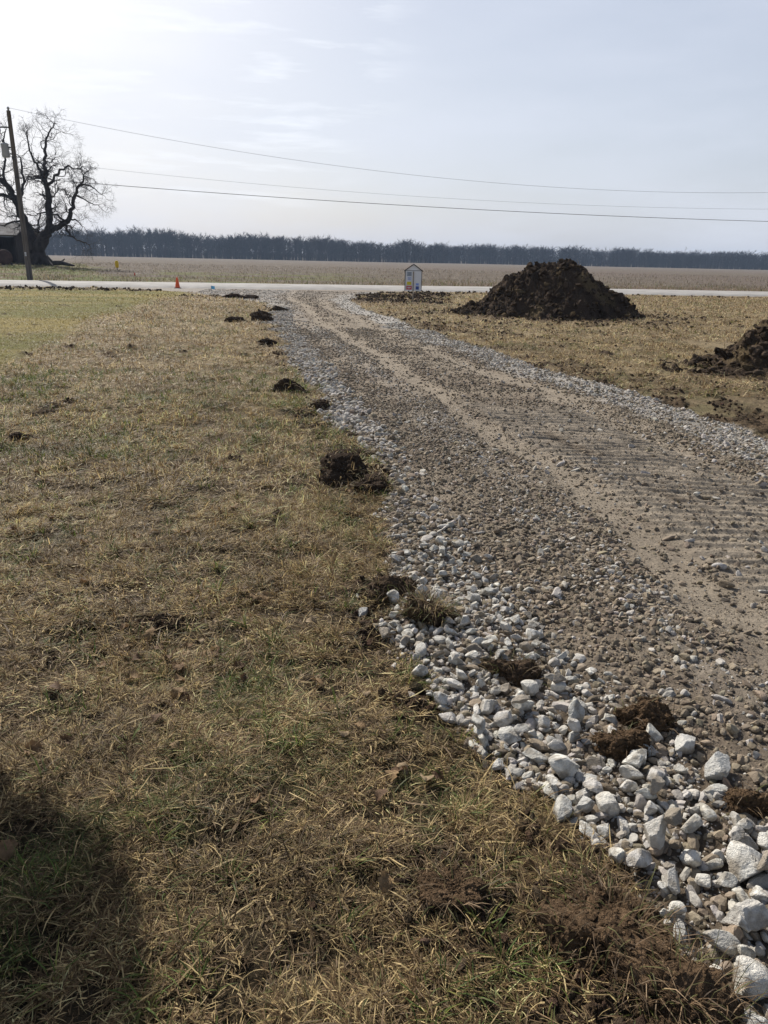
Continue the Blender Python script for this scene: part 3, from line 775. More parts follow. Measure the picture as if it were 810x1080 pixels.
# ------------------------------------------------------------------ the two piles of topsoil
def soil_pile(name, cx, cy, prof_x, prof_z, ry, seed, label, tw=False, step=.03):
    """a tipped heap: a crest line along X with its own heights, falling away in Y, broken by clods"""
    e = empty(name, (cx, cy, 0), label, 'soil pile', 'heaps of dark topsoil beside the drive')
    xs = np.arange(prof_x[0] - .5, prof_x[-1] + .5, step); ys = np.arange(-ry - .7, ry + .7, step)
    X, Y = np.meshgrid(xs, ys, indexing='ij'); x = X.ravel(); y = Y.ravel()
    wx = (fbm(x * .8, y * .8, seed, 3) - .5) * 1.1; wy = (fbm(x * .8 + 9, y * .8, seed + 5, 3) - .5) * 1.1
    top = np.interp(x + wx * .25, prof_x, prof_z)
    ty = np.clip(1 - (np.abs(y + wy * .6) / (ry * (.35 + .65 * np.clip(top / max(prof_z), 0, 1)))) ** 1.25, -.4, 1)
    h = top * ty
    rgh = np.clip(h / .25, 0, 1)
    # rotated worley-ish clods
    c1 = np.abs(fbm(x * 2.4, y * 2.4, seed + 11, 3) - .5) * 2; c2 = fbm(x * 6.5, y * 6.5, seed + 17, 4)
    c3 = np.abs(fbm(x * 13, y * 13, seed + 29, 2) - .5) * 2
    rgh = rgh * np.clip(max(prof_z) / 1.8, .6, 1)
    h = h + rgh * ((c1 - .35) * .24 + (c2 - .5) * .30 + (c3 - .3) * .06)
    h = np.where(ty <= -.05, -.12, h)
    sh = (fbm(x * 4, y * 4, seed + 41, 3) - .5) * .10 * rgh
    V = np.stack([x + sh, y + (c2 - .5) * .16 * rgh, h - .05], 1)
    n, m = X.shape; i = np.arange(n - 1)[:, None]; j = np.arange(m - 1)[None, :]
    Q = np.stack([i*m+j, (i+1)*m+j, (i+1)*m+j+1, i*m+j+1], -1).reshape(-1, 4)
    Q = Q[h[Q].max(1) > -.08]
    ids = np.unique(Q); mp = np.zeros(len(V), int); mp[ids] = np.arange(len(ids))
    base = np.array([.058, .042, .030])[None] * (.6 + .9 * fbm(x * 3, y * 3, seed + 51, 3))[:, None]
    tan = sm(.60, .70, fbm(x * 1.1, y * 1.1 + 4, seed + 61, 4))
    base = base * (1 - tan[:, None] * .75) + np.array([.135, .100, .055]) * tan[:, None] * .75
    o = mesh('soil', V[ids], mp[Q], col=base[ids], mat=M_soil, smooth=False); o.parent = e
    # clods lying on it and rolled to its foot
    N = 4200
    k = rng.integers(0, len(x), N * 3); k = k[(h[k] > -.02)][:N]; N = len(k)
    rad = .012 + .10 * rng.random(N) ** 6
    col = np.array([.060, .044, .031])[None] * rng.uniform(.6, 1.7, (N, 1)); tt = rng.random(N) < .10
    col[tt] = np.array([.13, .095, .055]) * rng.uniform(.7, 1.2, (tt.sum(), 1))
    buf = []
    scatter_lumps('c', V[k, 0], V[k, 1], V[k, 2] + rad * .3, rad, col, np.where(rad > .06, 3, 2), None, seed=seed, planes=8, merge=buf, rough=.3)
    V2, F2, C2 = [], [], []; off = 0
    for v, f, c in buf: V2.append(v); F2.append(f + off); C2.append(c); off += len(v)
    o = mesh('clods', np.concatenate(V2), np.concatenate(F2), col=np.concatenate(C2), mat=M_soil); o.parent = e; tag(o, kind='stuff')
    # roots and turf shreds poking out
    N = 700; k = rng.integers(0, len(x), N * 4); k = k[h[k] > .1][:N]; N = len(k)
    cb = np.array([(.20, .15, .08), (.12, .09, .05), (.25, .19, .1)])[rng.integers(0, 3, N)]
    g = blade_geo(V[k, 0], V[k, 1], V[k, 2], rng.uniform(.08, .22, N), rng.uniform(.008, .016, N), rng.uniform(0, 2*PI, N), rng.uniform(-.4, 1.2, N), rng.uniform(0, 2, N), cb, 3)
    o = mesh('turf_shreds', g[0], g[1], col=g[2], mat=M_grass); o.parent = e; tag(o, kind='stuff')
    return e
soil_pile('soil_pile', 5.45, 25.2, [-3.6, -3.0, -2.5, -2.0, -1.6, -.95, -.35, .1, .75, 1.2, 1.6, 1.85, 2.1, 2.4, 2.65, 3.0],
          [0, .20, .42, .88, 1.20, 1.50, 1.72, 1.80, 1.56, 1.17, .90, .88, .86, .42, .2, 0], 2.6, 900, 'large rounded heap of dark topsoil with straw tufts, beyond the drive')
soil_pile('soil_pile', 7.45, 12.4, [-2.4, -2.05, -1.4, -.75, 0, .8, 1.5, 2.2, 2.8], [0, .24, .74, 1.08, 1.34, 1.38, 1.0, .4, 0], 2.0, 940, 'nearer dark soil heap cut off by the picture edge')

# ------------------------------------------------------------------ dead leaves
def leaf_mesh(seed):
    r = np.random.default_rng(seed); nu, nv = 9, 5
    u = np.linspace(0, 1, nu); v = np.linspace(-1, 1, nv); U, W = np.meshgrid(u, v, indexing='ij')
    wid = .34 * np.sin(PI * U ** .8) ** .8 * (1 + .28 * np.sin(U * 22 + seed)) + .01
    x = U - .5; y = W * wid; z = .16 * W ** 2 * r.uniform(.3, 1.4) * np.sin(PI * U) + .14 * np.sin(U * PI * r.uniform(.8, 1.6)) + .05 * np.sin(7 * U + 3 * W)
    V = np.stack([x, y, z], -1).reshape(-1, 3)
    i = np.arange(nu - 1)[:, None]; j = np.arange(nv - 1)[None, :]
    Q = np.stack([i*nv+j, (i+1)*nv+j, (i+1)*nv+j+1, i*nv+j+1], -1).reshape(-1, 4)
    c = np.array([(.20, .125, .065), (.30, .22, .13), (.12, .072, .04), (.25, .165, .085)][seed % 4])
    return mesh('dead_leaf', V, Q, col=np.tile(c, (len(V), 1)), mat=M_leaf, smooth=True, link=False)
leaves = [leaf_mesh(k) for k in range(8)]
first = set()
clusters = [(-1.95, 3.1, .16, 12), (-.95, 2.75, .22, 16), (.05, 1.95, .2, 6), (-1.0, 2.1, .4, 8), (-2.6, 5.2, .5, 8), (-.62, 2.55, .2, 6), (-.3, 3.5, .5, 6), (-1.2, 3.9, .8, 8), (-.25, 2.3, .35, 6), (-2.2, 4.3, .4, 6), (-.1, 1.9, .4, 5), (-.6, 5, 1., 6)]
for cx, cy, s, n in clusters:
    for q in range(n):
        x = cx + rng.normal(0, s * .6); y = cy + rng.normal(0, s * .6)
        if x > float(XL0(y)) - .05 or y < 1.3: continue
        k = int(rng.integers(0, 8)); src = leaves[k]
        o = src.copy(); COL.objects.link(o); o.name = 'dead_leaf'
        L = rng.uniform(.04, .075)
        o.location = (x, y, float(height(np.array([x]), np.array([y]))[0]) + .022)
        o.scale = (L, L, L); o.rotation_euler = (rng.normal(0, .35), rng.normal(0, .35), rng.uniform(0, 2*PI))
        tone = ['brown', 'pale tan', 'dark brown', 'light brown'][k % 4]
        where = 'beside the left picture edge' if x < -1.6 else ('on the turf near the rocks' if x > -.45 else 'in the middle of the near meadow')
        tag(o, f'{tone} curled dead leaf on matted grass {where}', 'leaf', 'dead leaves on the meadow')
for o in leaves: bpy.data.objects.remove(o)

# ------------------------------------------------------------------ utility poles and wires
def wire_z(pts):
    (x0, z0), (x1, z1), (x2, z2) = pts
    return lambda x: (z0 * (x - x1) * (x - x2) / ((x0 - x1) * (x0 - x2)) + z1 * (x - x0) * (x - x2) / ((x1 - x0) * (x1 - x2)) + z2 * (x - x0) * (x - x1) / ((x2 - x0) * (x2 - x1)))
W1 = wire_z([(-21.45, 9.11), (2.2, 6.44), (24.6, 6.24)]); W2 = wire_z([(-16.7, 6.28), (-6.4, 5.68), (24.6, 5.33)]); W3 = wire_z([(-17.3, 5.47), (0, 4.86), (24.8, 4.58)])
PX0, PX1 = -21.5, 52.5
lineY = lambda x: 46.3 + .165 * (x - PX0)
def pole(x, zs, label, transformer):
    y = float(lineY(x)); e = empty('utility_pole', (x, y, 0), label, 'utility pole', 'utility poles beside the road')
    hgt = zs[0] - .02
    m = MB(); m.tube([(0, 0, -.3), (0, 0, 2), (0, 0, 5), (0, 0, hgt)], [.17, .155, .135, .11], 14); m.build('pole', M_pole, e, True)
    m = MB(); m.lathe([(.0, hgt), (.05, hgt), (.05, hgt + .08), (.08, hgt + .1), (.06, hgt + .16), (.03, hgt + .2), (0, hgt + .21)], 12); m.build('insulator', M_galv, e, True)
    for z in zs[1:]:
        m = MB(); m.tube([(-.1, -.02, z), (.02, -.2, z)], .035, 8); m.lathe([(0, -.07), (.06, -.06), (.04, 0), (.06, .06), (0, .07)], 10, (.02, -.22, z)); m.build('bracket', M_dark, e, True)
    if transformer:
        m = MB(); m.lathe([(0, -.36), (.18, -.36), (.20, -.34), (.20, .28), (.21, .30), (.21, .33), (.16, .38), (0, .40)], 20, (-.42, -.1, 7.05)); t = m.build('transformer', M_galv, e, True)
        m = MB(); m.lathe([(0, 0), (.05, 0), (.07, .05), (.04, .1), (.06, .15), (.02, .24), (0, .25)], 10, (-.45, -.1, 7.42)); b = m.build('bushing', M_dark, e, True); b.parent = t
        m = MB(); m.box(-.2, -.05, 7.22, .16, .06, .07); m.box(-.2, -.05, 6.88, .16, .06, .07); m.build('mounting', M_dark, e)
        m = MB(); m.box(-.32, 0, 8.25, .75, .07, .07); m.lathe([(0, 0), (.03, 0), (.05, .06), (.03, .3), (0, .3)], 8, (-.62, -.02, 8.0)); m.tube([(-.62, -.02, 8.0), (-.55, -.08, 7.75), (-.45, -.1, 7.66)], .012, 5)
        m.build('cutout_arm', M_dark, e)
        m = MB(); m.box(.0, -.165, 1.5, .10, .012, .22); m.build('tag', mat_flat('tag_paint', (.45, .46, .47), .5), e)
        m = MB(); m.tube([(.10, -.13, 0), (.09, -.12, 2), (.075, -.11, 6.9)], .012, 5); m.build('ground_wire', M_dark, e)
    return e
pole(PX0, (9.11, float(W2(PX0)), float(W3(PX0))), 'weathered wooden utility pole with a grey transformer can, in front of the big bare tree', True)
pole(PX1, (float(W1(PX1)), float(W2(PX1)), float(W3(PX1))), 'plain wooden utility pole farther along the road, no transformer', False)
for fn, r, lab in ((W1, .008, 'highest and thinnest wire of the three above the road'), (W2, .006, 'middle faint wire of the three above the road'), (W3, .015, 'lowest and darkest cable of the three above the road')):
    xs = np.linspace(PX0, PX1, 60)
    dy = 0 if fn is W1 else -.22
    V_, F_ = tube(np.stack([xs, lineY(xs) + dy, fn(xs) + (.12 if fn is W1 else 0)], 1), r, 5)
    m = MB(); m.add(V_, F_); o = m.build('power_line', M_dark if fn is W3 else M_galv); tag(o, lab, 'power line', 'wires strung between the utility poles')

# ------------------------------------------------------------------ bare trees
def limb_path(p, d, L, nseg, wob, lift, r):
    pts = [p]; d = d / np.linalg.norm(d)
    for i in range(nseg):
        d = d + r.normal(0, wob, 3) + np.array([0, 0, lift]); d /= np.linalg.norm(d)
        p = p + d * L / nseg; pts.append(p)
    return np.array(pts), d
TIP = .012
def grow(buf, p, d, L, rad, depth, r, spread=.75, lift=.03, wob=.22):
    nseg = 4 if depth > 1 else 3
    pts, dend = limb_path(p, d, L, nseg, wob, lift, r)
    rr = np.linspace(rad, rad * .62, nseg + 1)
    buf.append((pts, rr, 7 if rad > .08 else (4 if rad > .03 else 3)))
    if depth <= 0: return
    kids = 3 if r.random() < .45 else 2
    for k in range(kids):
        ax = r.normal(size=3); ax -= ax.dot(dend) * dend; ax /= np.linalg.norm(ax)
        dd = dend * math.cos(spread) + ax * math.sin(spread) * r.uniform(.6, 1.2)
        grow(buf, pts[-1], dd, L * r.uniform(.62, .86), rad * r.uniform(.52, .68), depth - 1, r, spread, lift, wob)
    # side shoots
    for k in range(int(r.integers(1, 3))):
        q = int(r.integers(1, nseg)); ax = r.normal(size=3); ax -= ax.dot(dend) * dend; ax /= np.linalg.norm(ax)
        grow(buf, pts[q], dend * .45 + ax * .9, L * .5, rad * .4, max(depth - 2, 0), r, spread, lift, wob)
def limbs_obj(name, buf, parent, mat=M_bark):
    m = MB()
    for pts, rr, n in buf: m.tube(pts, rr, n, cap=False)
    return m.build(name, mat, parent, True)

# the old tree across the road: forked low, its main limbs as they stand (x, height) in metres, tree foot at 0
TX, TY = -38.1, 85.0; TZ = float(coarse(np.array([TX]), np.array([TY]))[0])
tree = empty('bare_tree', (TX, TY, TZ), 'huge old bare tree with a forked trunk behind the utility pole', 'tree')
S = 85 / 780 * 1.03          # metres per photo pixel at that distance
_p = math.atan(265.8 / 780); _r = math.radians(1.21)
def P2(px, py, dy=0.):
    # survey of the tree: bearing and elevation of each fork seen from the eye point, turned into metres from its foot
    u, v = px - 405, 540 - py; u, v = math.cos(_r) * u - math.sin(_r) * v, math.sin(_r) * u + math.cos(_r) * v
    y = 780 * math.cos(_p) + v * math.sin(_p); z = -780 * math.sin(_p) + v * math.cos(_p); t = (TY + dy) / y
    return np.array([u * t - TX, dy, 1.6 + z * t - TZ])
main = [ # points (photo-measured outline converted to metres), radii
    ([(40,281,0),(40,272,0),(41,262,0),(45,252,0),(50,246,.0)], [1.25,.95,.85,.8,.6]),                      # bole, leans right
    ([(50,248,0),(53,238,0),(52,225,.2),(51,212,.3),(50,200,.2),(47,188,0)], [.55,.48,.45,.42,.36,.3]),        # centre leader
    ([(47,188,0),(47,176,-.3),(48,163,-.4),(49,150,-.2),(52,140,0),(57,131,.2)], [.3,.25,.2,.15,.11,.07]),
    ([(48,190,0),(43,180,.5),(36,170,.9),(31,158,1),(29,146,1.2)], [.22,.18,.15,.12,.08]),
    ([(50,198,0),(56,190,-1),(64,180,-1.6),(72,176,-2),(80,178,-2.2)], [.22,.18,.15,.11,.07]),
    ([(52,243,0),(60,240,-.4),(68,236,-.8),(74,229,-1),(76,217,-1.2),(79,205,-1.3),(84,196,-1.5),(88,186,-1.8)], [.42,.38,.35,.3,.24,.2,.16,.1]),  # right limb
    ([(84,196,-1.5),(92,195,-1.4),(100,199,-1.2),(107,205,-1)], [.14,.10,.07,.05]),
    ([(79,206,-1.3),(87,209,-1),(95,214,-.6),(103,216,-.3)], [.13,.09,.07,.05]),
    ([(80,178,-2.2),(87,176,-2.4),(93,181,-2.2)], [.07,.06,.045]),
    ([(69,235,-.8),(62,228,-1),(54,226,-.8)], [.16,.13,.1]),
    ([(74,231,-1),(82,232,-1.6),(86,238,-2)], [.12,.09,.05]),
    ([(69,236,-.8),(72,246,-1.4),(80,252,-1.8),(88,256,-2),(95,258,-2.2)], [.18,.15,.12,.09,.05]),
    ([(49,244,0),(41,246,.5),(40,236,.8),(43,226,1)], [.2,.15,.11,.08]),
    ([(36,264,0),(33,250,.2),(28,238,.4),(22,225,.4),(17,212,.2),(12,202,0),(3,193,-.3),(-8,186,-.5)], [.95,.72,.6,.52,.45,.38,.3,.22]),   # left fork
    ([(16,210,.2),(9,208,1),(-2,204,1.4),(-14,196,1.8)], [.3,.26,.2,.14]),
    ([(20,220,.3),(22,204,1),(25,192,1.2),(22,178,1.3),(22,166,1.2)], [.26,.2,.17,.13,.08]),
    ([(6,195,-.2),(4,180,0),(5,168,.4),(3,150,.6),(6,138,.8)], [.2,.16,.13,.1,.06]),
    ([(25,232,.4),(14,234,-1),(4,238,-1.6),(-6,236,-2)], [.16,.13,.1,.06]),
    ([(-8,186,-.5),(-20,178,-.6),(-34,176,-1)], [.22,.16,.1]),
]
r_ = np.random.default_rng(5)
tb = []; cb_ = []
for k, (pp, rr) in enumerate(main):
    p = np.array([P2(a, b, d) for a, b, d in pp]); rr = np.array(rr) * .78
    # refine with a slight wobble
    t = np.linspace(0, len(p) - 1, (len(p) - 1) * 3 + 1); i0 = np.minimum(t.astype(int), len(p) - 2); f = (t - i0)[:, None]
    q = p[i0] * (1 - f) + p[i0 + 1] * f; q[1:-1] += r_.normal(0, .07, (len(q) - 2, 3)); rq = np.interp(t, range(len(rr)), rr)
    tb.append((q, rq, 12 if rr[0] > .5 else 8))
    if k == 0: continue
    n = len(q)
    for s in range(2, n - 1):
        if r_.random() < .55 and rq[s] < .5:
            d = q[min(s + 1, n - 1)] - q[s - 1]; d /= np.linalg.norm(d); ax = r_.normal(size=3) * [1, 1, .8]; ax -= ax.dot(d) * d; ax /= np.linalg.norm(ax)
            grow(cb_, q[s], d * .35 + ax, r_.uniform(.7, 1.3), min(rq[s] * .42, .09), 4, r_, .66, .0, .28)
    d = q[-1] - q[-2]; d /= np.linalg.norm(d)
    for w in range(3):
        ax = r_.normal(size=3); grow(cb_, q[-1], d + ax * .8, .70, rq[-1] * .7, 5, r_, .66, .0, .26)
limbs_obj('trunk', tb, tree); limbs_obj('crown', cb_, tree)
# root flare and a cut log beside the foot
m = MB()
for a in (-.4, .5, 1.6, 2.6, 3.6, 4.6):
    m.tube([(.0 + .5 * math.cos(a), .5 * math.sin(a), .75), (1.1 * math.cos(a), 1.1 * math.sin(a), .22), (1.8 * math.cos(a), 1.8 * math.sin(a), -.1)], [.42, .3, .12], 8)
m.build('root', M_bark, tree, True)
m = MB(); m.tube([(0, 0, .25), (.9, .1, .30), (1.7, 0, .12), (2.3, -.1, .05)], [.26, .24, .16, .1], 10); m.tube([(.7, .1, .3), (1.1, .5, .7)], [.12, .05], 7)
o = m.build('fallen_log', M_bark, None, True); o.location = (TX + 1.9, TY - 1.2, TZ - .02); tag(o, 'short dark fallen log at the right foot of the big tree', 'log')

# the shed behind the pole
M_board = mat_flat('old_boards', (.060, .050, .044), .95, .4, 3, .4, dark=(.028, .023, .02), stretch=(6, 6, .4))
M_roof = mat_flat('roof_sheet', (.24, .235, .23), .95, .25, 1.2, .2, dark=(.12, .11, .10), spec=.05)
SX, SY = -48.5, 90.; SZ = float(coarse(np.array([SX]), np.array([SY]))[0])
sh = empty('old_shed', (SX, SY, SZ), 'low weathered farm shed with a pale sheet roof behind the big tree', 'shed')
m = MB(); W_, D_ = 14., 6.
m.box(0, D_ / 2, 1.4, W_, .12, 2.9); m.box(-W_/2, 0, 1.4, .12, D_, 2.9); m.box(W_/2, 0, 1.4, .12, D_, 2.9); m.box(-3.6, -D_/2, 1.4, 6.6, .12, 2.9)

for s in (-1, 1): m.V.append(np.array([(s*W_/2, -D_/2, 2.85), (s*W_/2, D_/2, 2.85), (s*W_/2, 0, 4.1)])); m.F.setdefault(3, []).append([m.n, m.n+1, m.n+2]); m.n += 3
m.build('wall', M_board, sh)
m = MB(); m.prism([(-W_/2, 2.9), (W_/2, 2.9), (W_/2, 3.0), (-W_/2, 3.0)], -D_/2, -D_/2 + .15)
for x in (-.2, 2.4, 4.8, W_/2): m.box(x, -D_/2, 1.4, .2, .2, 2.9)
m.build('post', M_board, sh)
m = MB()
a = math.atan2(1.35, D_/2 + .4); Ls = math.hypot(1.35, D_/2 + .4)
for s in (-1, 1): m.box(0, s * (D_/4 + .2), 3.62, W_ + .8, Ls, .08, 0, -s * a)
m.build('roof', M_roof, sh)
tk = empty('old_tank', (-40.5, 82.0, float(coarse(np.array([-40.5]), np.array([82.]))[0])), 'rusty brown steel tank lying on its side before the shed', 'tank', None, .5)
M_rust = mat_flat('rusty_steel', (.075, .042, .032), .8, .4, 2.5, .3)
R90 = Matrix.Rotation(PI / 2, 3, 'X')
m = MB(); m.lathe([(0, -.95), (.60, -.95), (.72, -.88), (.75, -.8), (.75, .8), (.72, .88), (.6, .95), (0, .95)], 32, (0, 0, .74), R90); m.build('shell', M_rust, tk, True)
for s in (-.5, .5):
    m = MB(); m.lathe([(.75, -.03), (.78, -.03), (.78, .03), (.75, .03)], 32, (0, s, .74), R90); m.build('hoop', M_rust, tk, True)
m = MB(); m.box(-.6, 0, .07, .14, 1.5, .14); m.box(.6, 0, .07, .14, 1.5, .14); m.build('skid', M_board, tk)

# ------------------------------------------------------------------ sign box on a post beside the drive
sg = empty('notice_sign', (1.0, 31.7, float(height(np.array([1.0]), np.array([31.7]), fine=False)[0])), 'white house-shaped notice sign with permit papers on a thin post', 'sign', None, -.03)
M_wh = mat_flat('white_board', (.78, .79, .80), .5, .03, 20)
M_bk = mat_flat('black_edge', (.02, .02, .022), .5)
w2, z0, z1, zt = .325, .42, 1.22, 1.44
m = MB(); m.prism([(-w2, z0), (w2, z0), (w2, z1), (0, zt), (-w2, z1)], -.03, .03); m.build('board', M_wh, sg)
m = MB()
def bar(a, b, t=.028, y0=-.045, y1=.045):
    a = np.array(a); b = np.array(b); d = (b - a) / np.linalg.norm(b - a); n = np.array([-d[1], d[0]]) * t / 2
    m.prism([tuple(a - n), tuple(b - n), tuple(b + n), tuple(a + n)], y0, y1)
bar((-w2 - .014, z0), (-w2 - .014, z1)); bar((w2 + .014, z0), (w2 + .014, z1), .02)
bar((-w2 - .06, z1 - .03), (0, zt + .02), .035, -.07, .07); bar((w2 + .06, z1 - .03), (0.0, zt + .02), .035, -.069, .069)
bar((-w2, z1 - .01), (w2, z1 - .01), .018, -.036, -.03)
m.build('frame', M_bk, sg)
m = MB(); m.box(0, -.055, .50, .045, .045, 1.36); m.build('post', mat_flat('stake_wood', (.34, .29, .23), .8, .2, 12), sg)
def paper(name, x, z, w, h, col, y=-.033):
    m = MB(); m.box(x, y, z, w, .003, h); return m.build(name, mat_flat(name + '_paint', col, .6, .05, 30), sg)
p = paper('notice_paper', -.17, 1.08, .2, .17, (.42, .48, .55))
for k in range(5):
    m = MB(); m.box(-.17, -.0365, 1.135 - k * .028, .15 - .03 * (k % 2), .002, .010); q = m.build('text_line', M_bk, sg); q.parent = p
p = paper('notice_paper', -.165, .90, .19, .15, (.66, .72, .82))
for k in range(4):
    m = MB(); m.box(-.165, -.0365, .945 - k * .03, .13 - .03 * (k % 2), .002, .010); q = m.build('text_line', mat_flat('blue_ink', (.08, .13, .4), .6), sg); q.parent = p
paper('yellow_card', -.17, .715, .18, .13, (.72, .62, .05)); paper('red_card', -.17, .545, .22, .15, (.55, .07, .09))
paper('blue_card', .17, .68, .12, .09, (.25, .38, .75)); paper('navy_card', .17, .54, .13, .13, (.06, .10, .32))
m = MB(); m.box(-.17, -.0365, .56, .14, .002, .03); m.box(-.17, -.0365, .52, .1, .002, .014); m.build('text_line', M_wh, sg)

# ------------------------------------------------------------------ small markers
def gz(x, y): return float(height(np.array([float(x)]), np.array([float(y)]), fine=False)[0])
M_or = mat_flat('cone_orange', (.80, .115, .03), .5, .08, 6)
cn = empty('traffic_cone', (-10.95, 40.0, gz(-10.95, 40)), 'orange traffic cone on the near verge of the road', 'traffic cone')
m = MB(); m.lathe([(.13, .03), (.125, .05), (.04, .53), (.03, .55), (0, .55)], 24); m.build('cone', M_or, cn, True)
m = MB(); m.box(0, 0, .018, .36, .36, .036, .3); m.build('base', M_dark, cn)
M_ye = mat_flat('marker_yellow', (.80, .50, .02), .5, .05)
yy = 74.; yx = -25.9
mk = empty('marker_post', (yx, yy, gz(yx, yy)), 'yellow rounded marker on a short post at the field edge', 'marker')
m = MB(); m.tube([(0, 0, -.1), (0, 0, .55)], .035, 8); m.build('post', M_dark, mk)
m = MB(); m.lathe([(0, .30), (.12, .32), (.17, .40), (.17, .82), (.12, .93), (0, .97)], 14); m.build('cap', M_ye, mk, True)
st = empty('survey_stake', (-16.6, 50.6, gz(-16.6, 50.6)), 'thin wooden stake with red tip on the far verge', 'stake')
m = MB(); m.box(0, 0, .15, .035, .02, .34); m.build('stake', mat_flat('stake_plain', (.35, .24, .15), .8), st); m = MB(); m.box(0, 0, .40, .07, .03, .16); m.build('tip', mat_flat('red_tape', (.6, .08, .05), .5), st)
fl = empty('utility_flag', (-8.2, 35.6, gz(-8.2, 35.6)), 'small light blue utility flag at the drive mouth', 'flag')
m = MB(); m.tube([(0, 0, -.05), (.01, 0, .3)], .004, 5); m.build('wire', M_dark, fl)
xs = np.linspace(0, .17, 6); V_ = [(x, .02 * math.sin(x * 40), z - .05 * x * 3) for x in xs for z in (.16, .3)] + [(x, .02 * math.sin(x * 40) + .003, z - .05 * x * 3) for x in xs for z in (.16, .3)]
m = MB(); m.add(V_, [(2*i, 2*i+2, 2*i+3, 2*i+1) for i in range(5)] + [(12+2*i+1, 12+2*i+3, 12+2*i+2, 12+2*i) for i in range(5)]); m.build('cloth', mat_flat('flag_blue', (.12, .42, .68), .6, .05), fl)

# ------------------------------------------------------------------ the woods on the horizon
def far_tree(r, h, wide, tw=120):
    """trunk plus many fine limbs and twigs as slender three-sided slivers; returns V, F"""
    V = []; F = []
    def sliver(p, q, w):
        n = len(V); d = q - p; a = np.cross(d, r.normal(size=3)); a = a / (np.linalg.norm(a) + 1e-9) * w; b = np.cross(d / (np.linalg.norm(d) + 1e-9), a)
        V.extend([p + a, p - a * .5 + b * .87, p - a * .5 - b * .87, q]); F.extend([(n, n+1, n+3), (n+1, n+2, n+3), (n+2, n, n+3)])
    sliver(np.array([0, 0, -.5]), np.array([r.normal(0, .6), r.normal(0, .6), h * .95]), .30)
    for k in range(9):
        z = h * r.uniform(.25, .75); a = r.uniform(0, 2*PI); l = h * r.uniform(.16, .32)
        p = np.array([0, 0, z]); el = r.uniform(.35, 1.2)
        q = p + l * np.array([math.cos(a) * math.cos(el) * wide, math.sin(a) * math.cos(el) * wide, math.sin(el)])
        sliver(p, q, .14)
        for t in range(tw // 9):
            s = p + (q - p) * r.uniform(.3, 1); a2 = a + r.normal(0, 1.1); e2 = r.uniform(.2, 1.4); l2 = h * r.uniform(.06, .15)
            sliver(s, s + l2 * np.array([math.cos(a2) * math.cos(e2) * wide, math.sin(a2) * math.cos(e2) * wide, math.sin(e2)]), .075)
    return np.array(V), np.array(F)
r_ = np.random.default_rng(77)
TEM = [far_tree(r_, 1.0 * 18, r_.uniform(.8, 1.3)) for k in range(14)]
Vw = []; Fw = []; Cw = []; off = 0
def put(x, y, s, c, k=None):
    global off
    V, F = TEM[int(r_.integers(0, len(TEM)))]
    a = r_.uniform(0, 2*PI); R = np.array([[math.cos(a), -math.sin(a), 0], [math.sin(a), math.cos(a), 0], [0, 0, 1]])
    Vw.append((V @ R.T) * [s, s, s] + [x, y, 0]); Fw.append(F + off); Cw.append(np.tile(c, (len(V), 1))); off += len(V)
def wood_edge(x):   # distance of the edge of the wood
    return np.interp(x, [-500, -330, 20, 60, 500], [520, 540, 560, 640, 690])
def wood_h(x):
    return np.interp(x, [-500, -330, -120, 10, 30, 60, 130, 200, 330, 500], [1.10, 1.06, 1.0, .86, .78, .84, .88, .86, .78, .8])
for n in range(3600):
    x = r_.uniform(-430, 480); t = r_.random() ** 1.3
    y = float(wood_edge(x)) + 70 * t + (fbm(np.array([x * .02]), np.array([0.]), 333, 2)[0] - .5) * 18
    s = float(wood_h(x)) * r_.uniform(.82, 1.10) * (1 + .38 * (fbm(np.array([x * .075]), np.array([2.]), 334, 3)[0] - .5))
    c = np.array([.024, .021, .020]) * r_.uniform(.6, 1.5) * np.array([1 + r_.normal(0, .06), 1, 1 + r_.normal(0, .05)])
    put(x, y, s, c)
for n in range(9000):                                   # brush at the foot of the wood
    x = r_.uniform(-430, 480); y = float(wood_edge(x)) + 90 * r_.random() - 1
    put(x, y, r_.uniform(.16, .5), np.array([.024, .020, .019]) * r_.uniform(.6, 1.5))
tag(mesh('woods', np.concatenate(Vw), np.concatenate(Fw), col=np.concatenate(Cw), mat=M_wood), 'far leafless woods along the horizon behind the field', 'woods', kind='stuff')
for k, x in enumerate([24, 41, 63, 92, 118, 151, 178, 214, 246, 281, 318, 352]):
    V, F = far_tree(r_, 18 * float(wood_h(x)) * r_.uniform(1.06, 1.16), 1.25, 110)
    tr = empty('bare_tree', (x, float(wood_edge(x)) - 6, 0), 'tall spreading bare tree at the front of the far lower woods', 'tree', 'single tall bare trees along the wood edge')
    nt_ = 4
    c = np.tile(np.array([.055, .047, .043]), (len(V), 1))
    a = mesh('trunk', V[:nt_], F[:3], col=c[:nt_], mat=M_wood); a.parent = tr
    b = mesh('crown', V[nt_:], F[3:] - nt_, col=c[nt_:], mat=M_wood); b.parent = tr

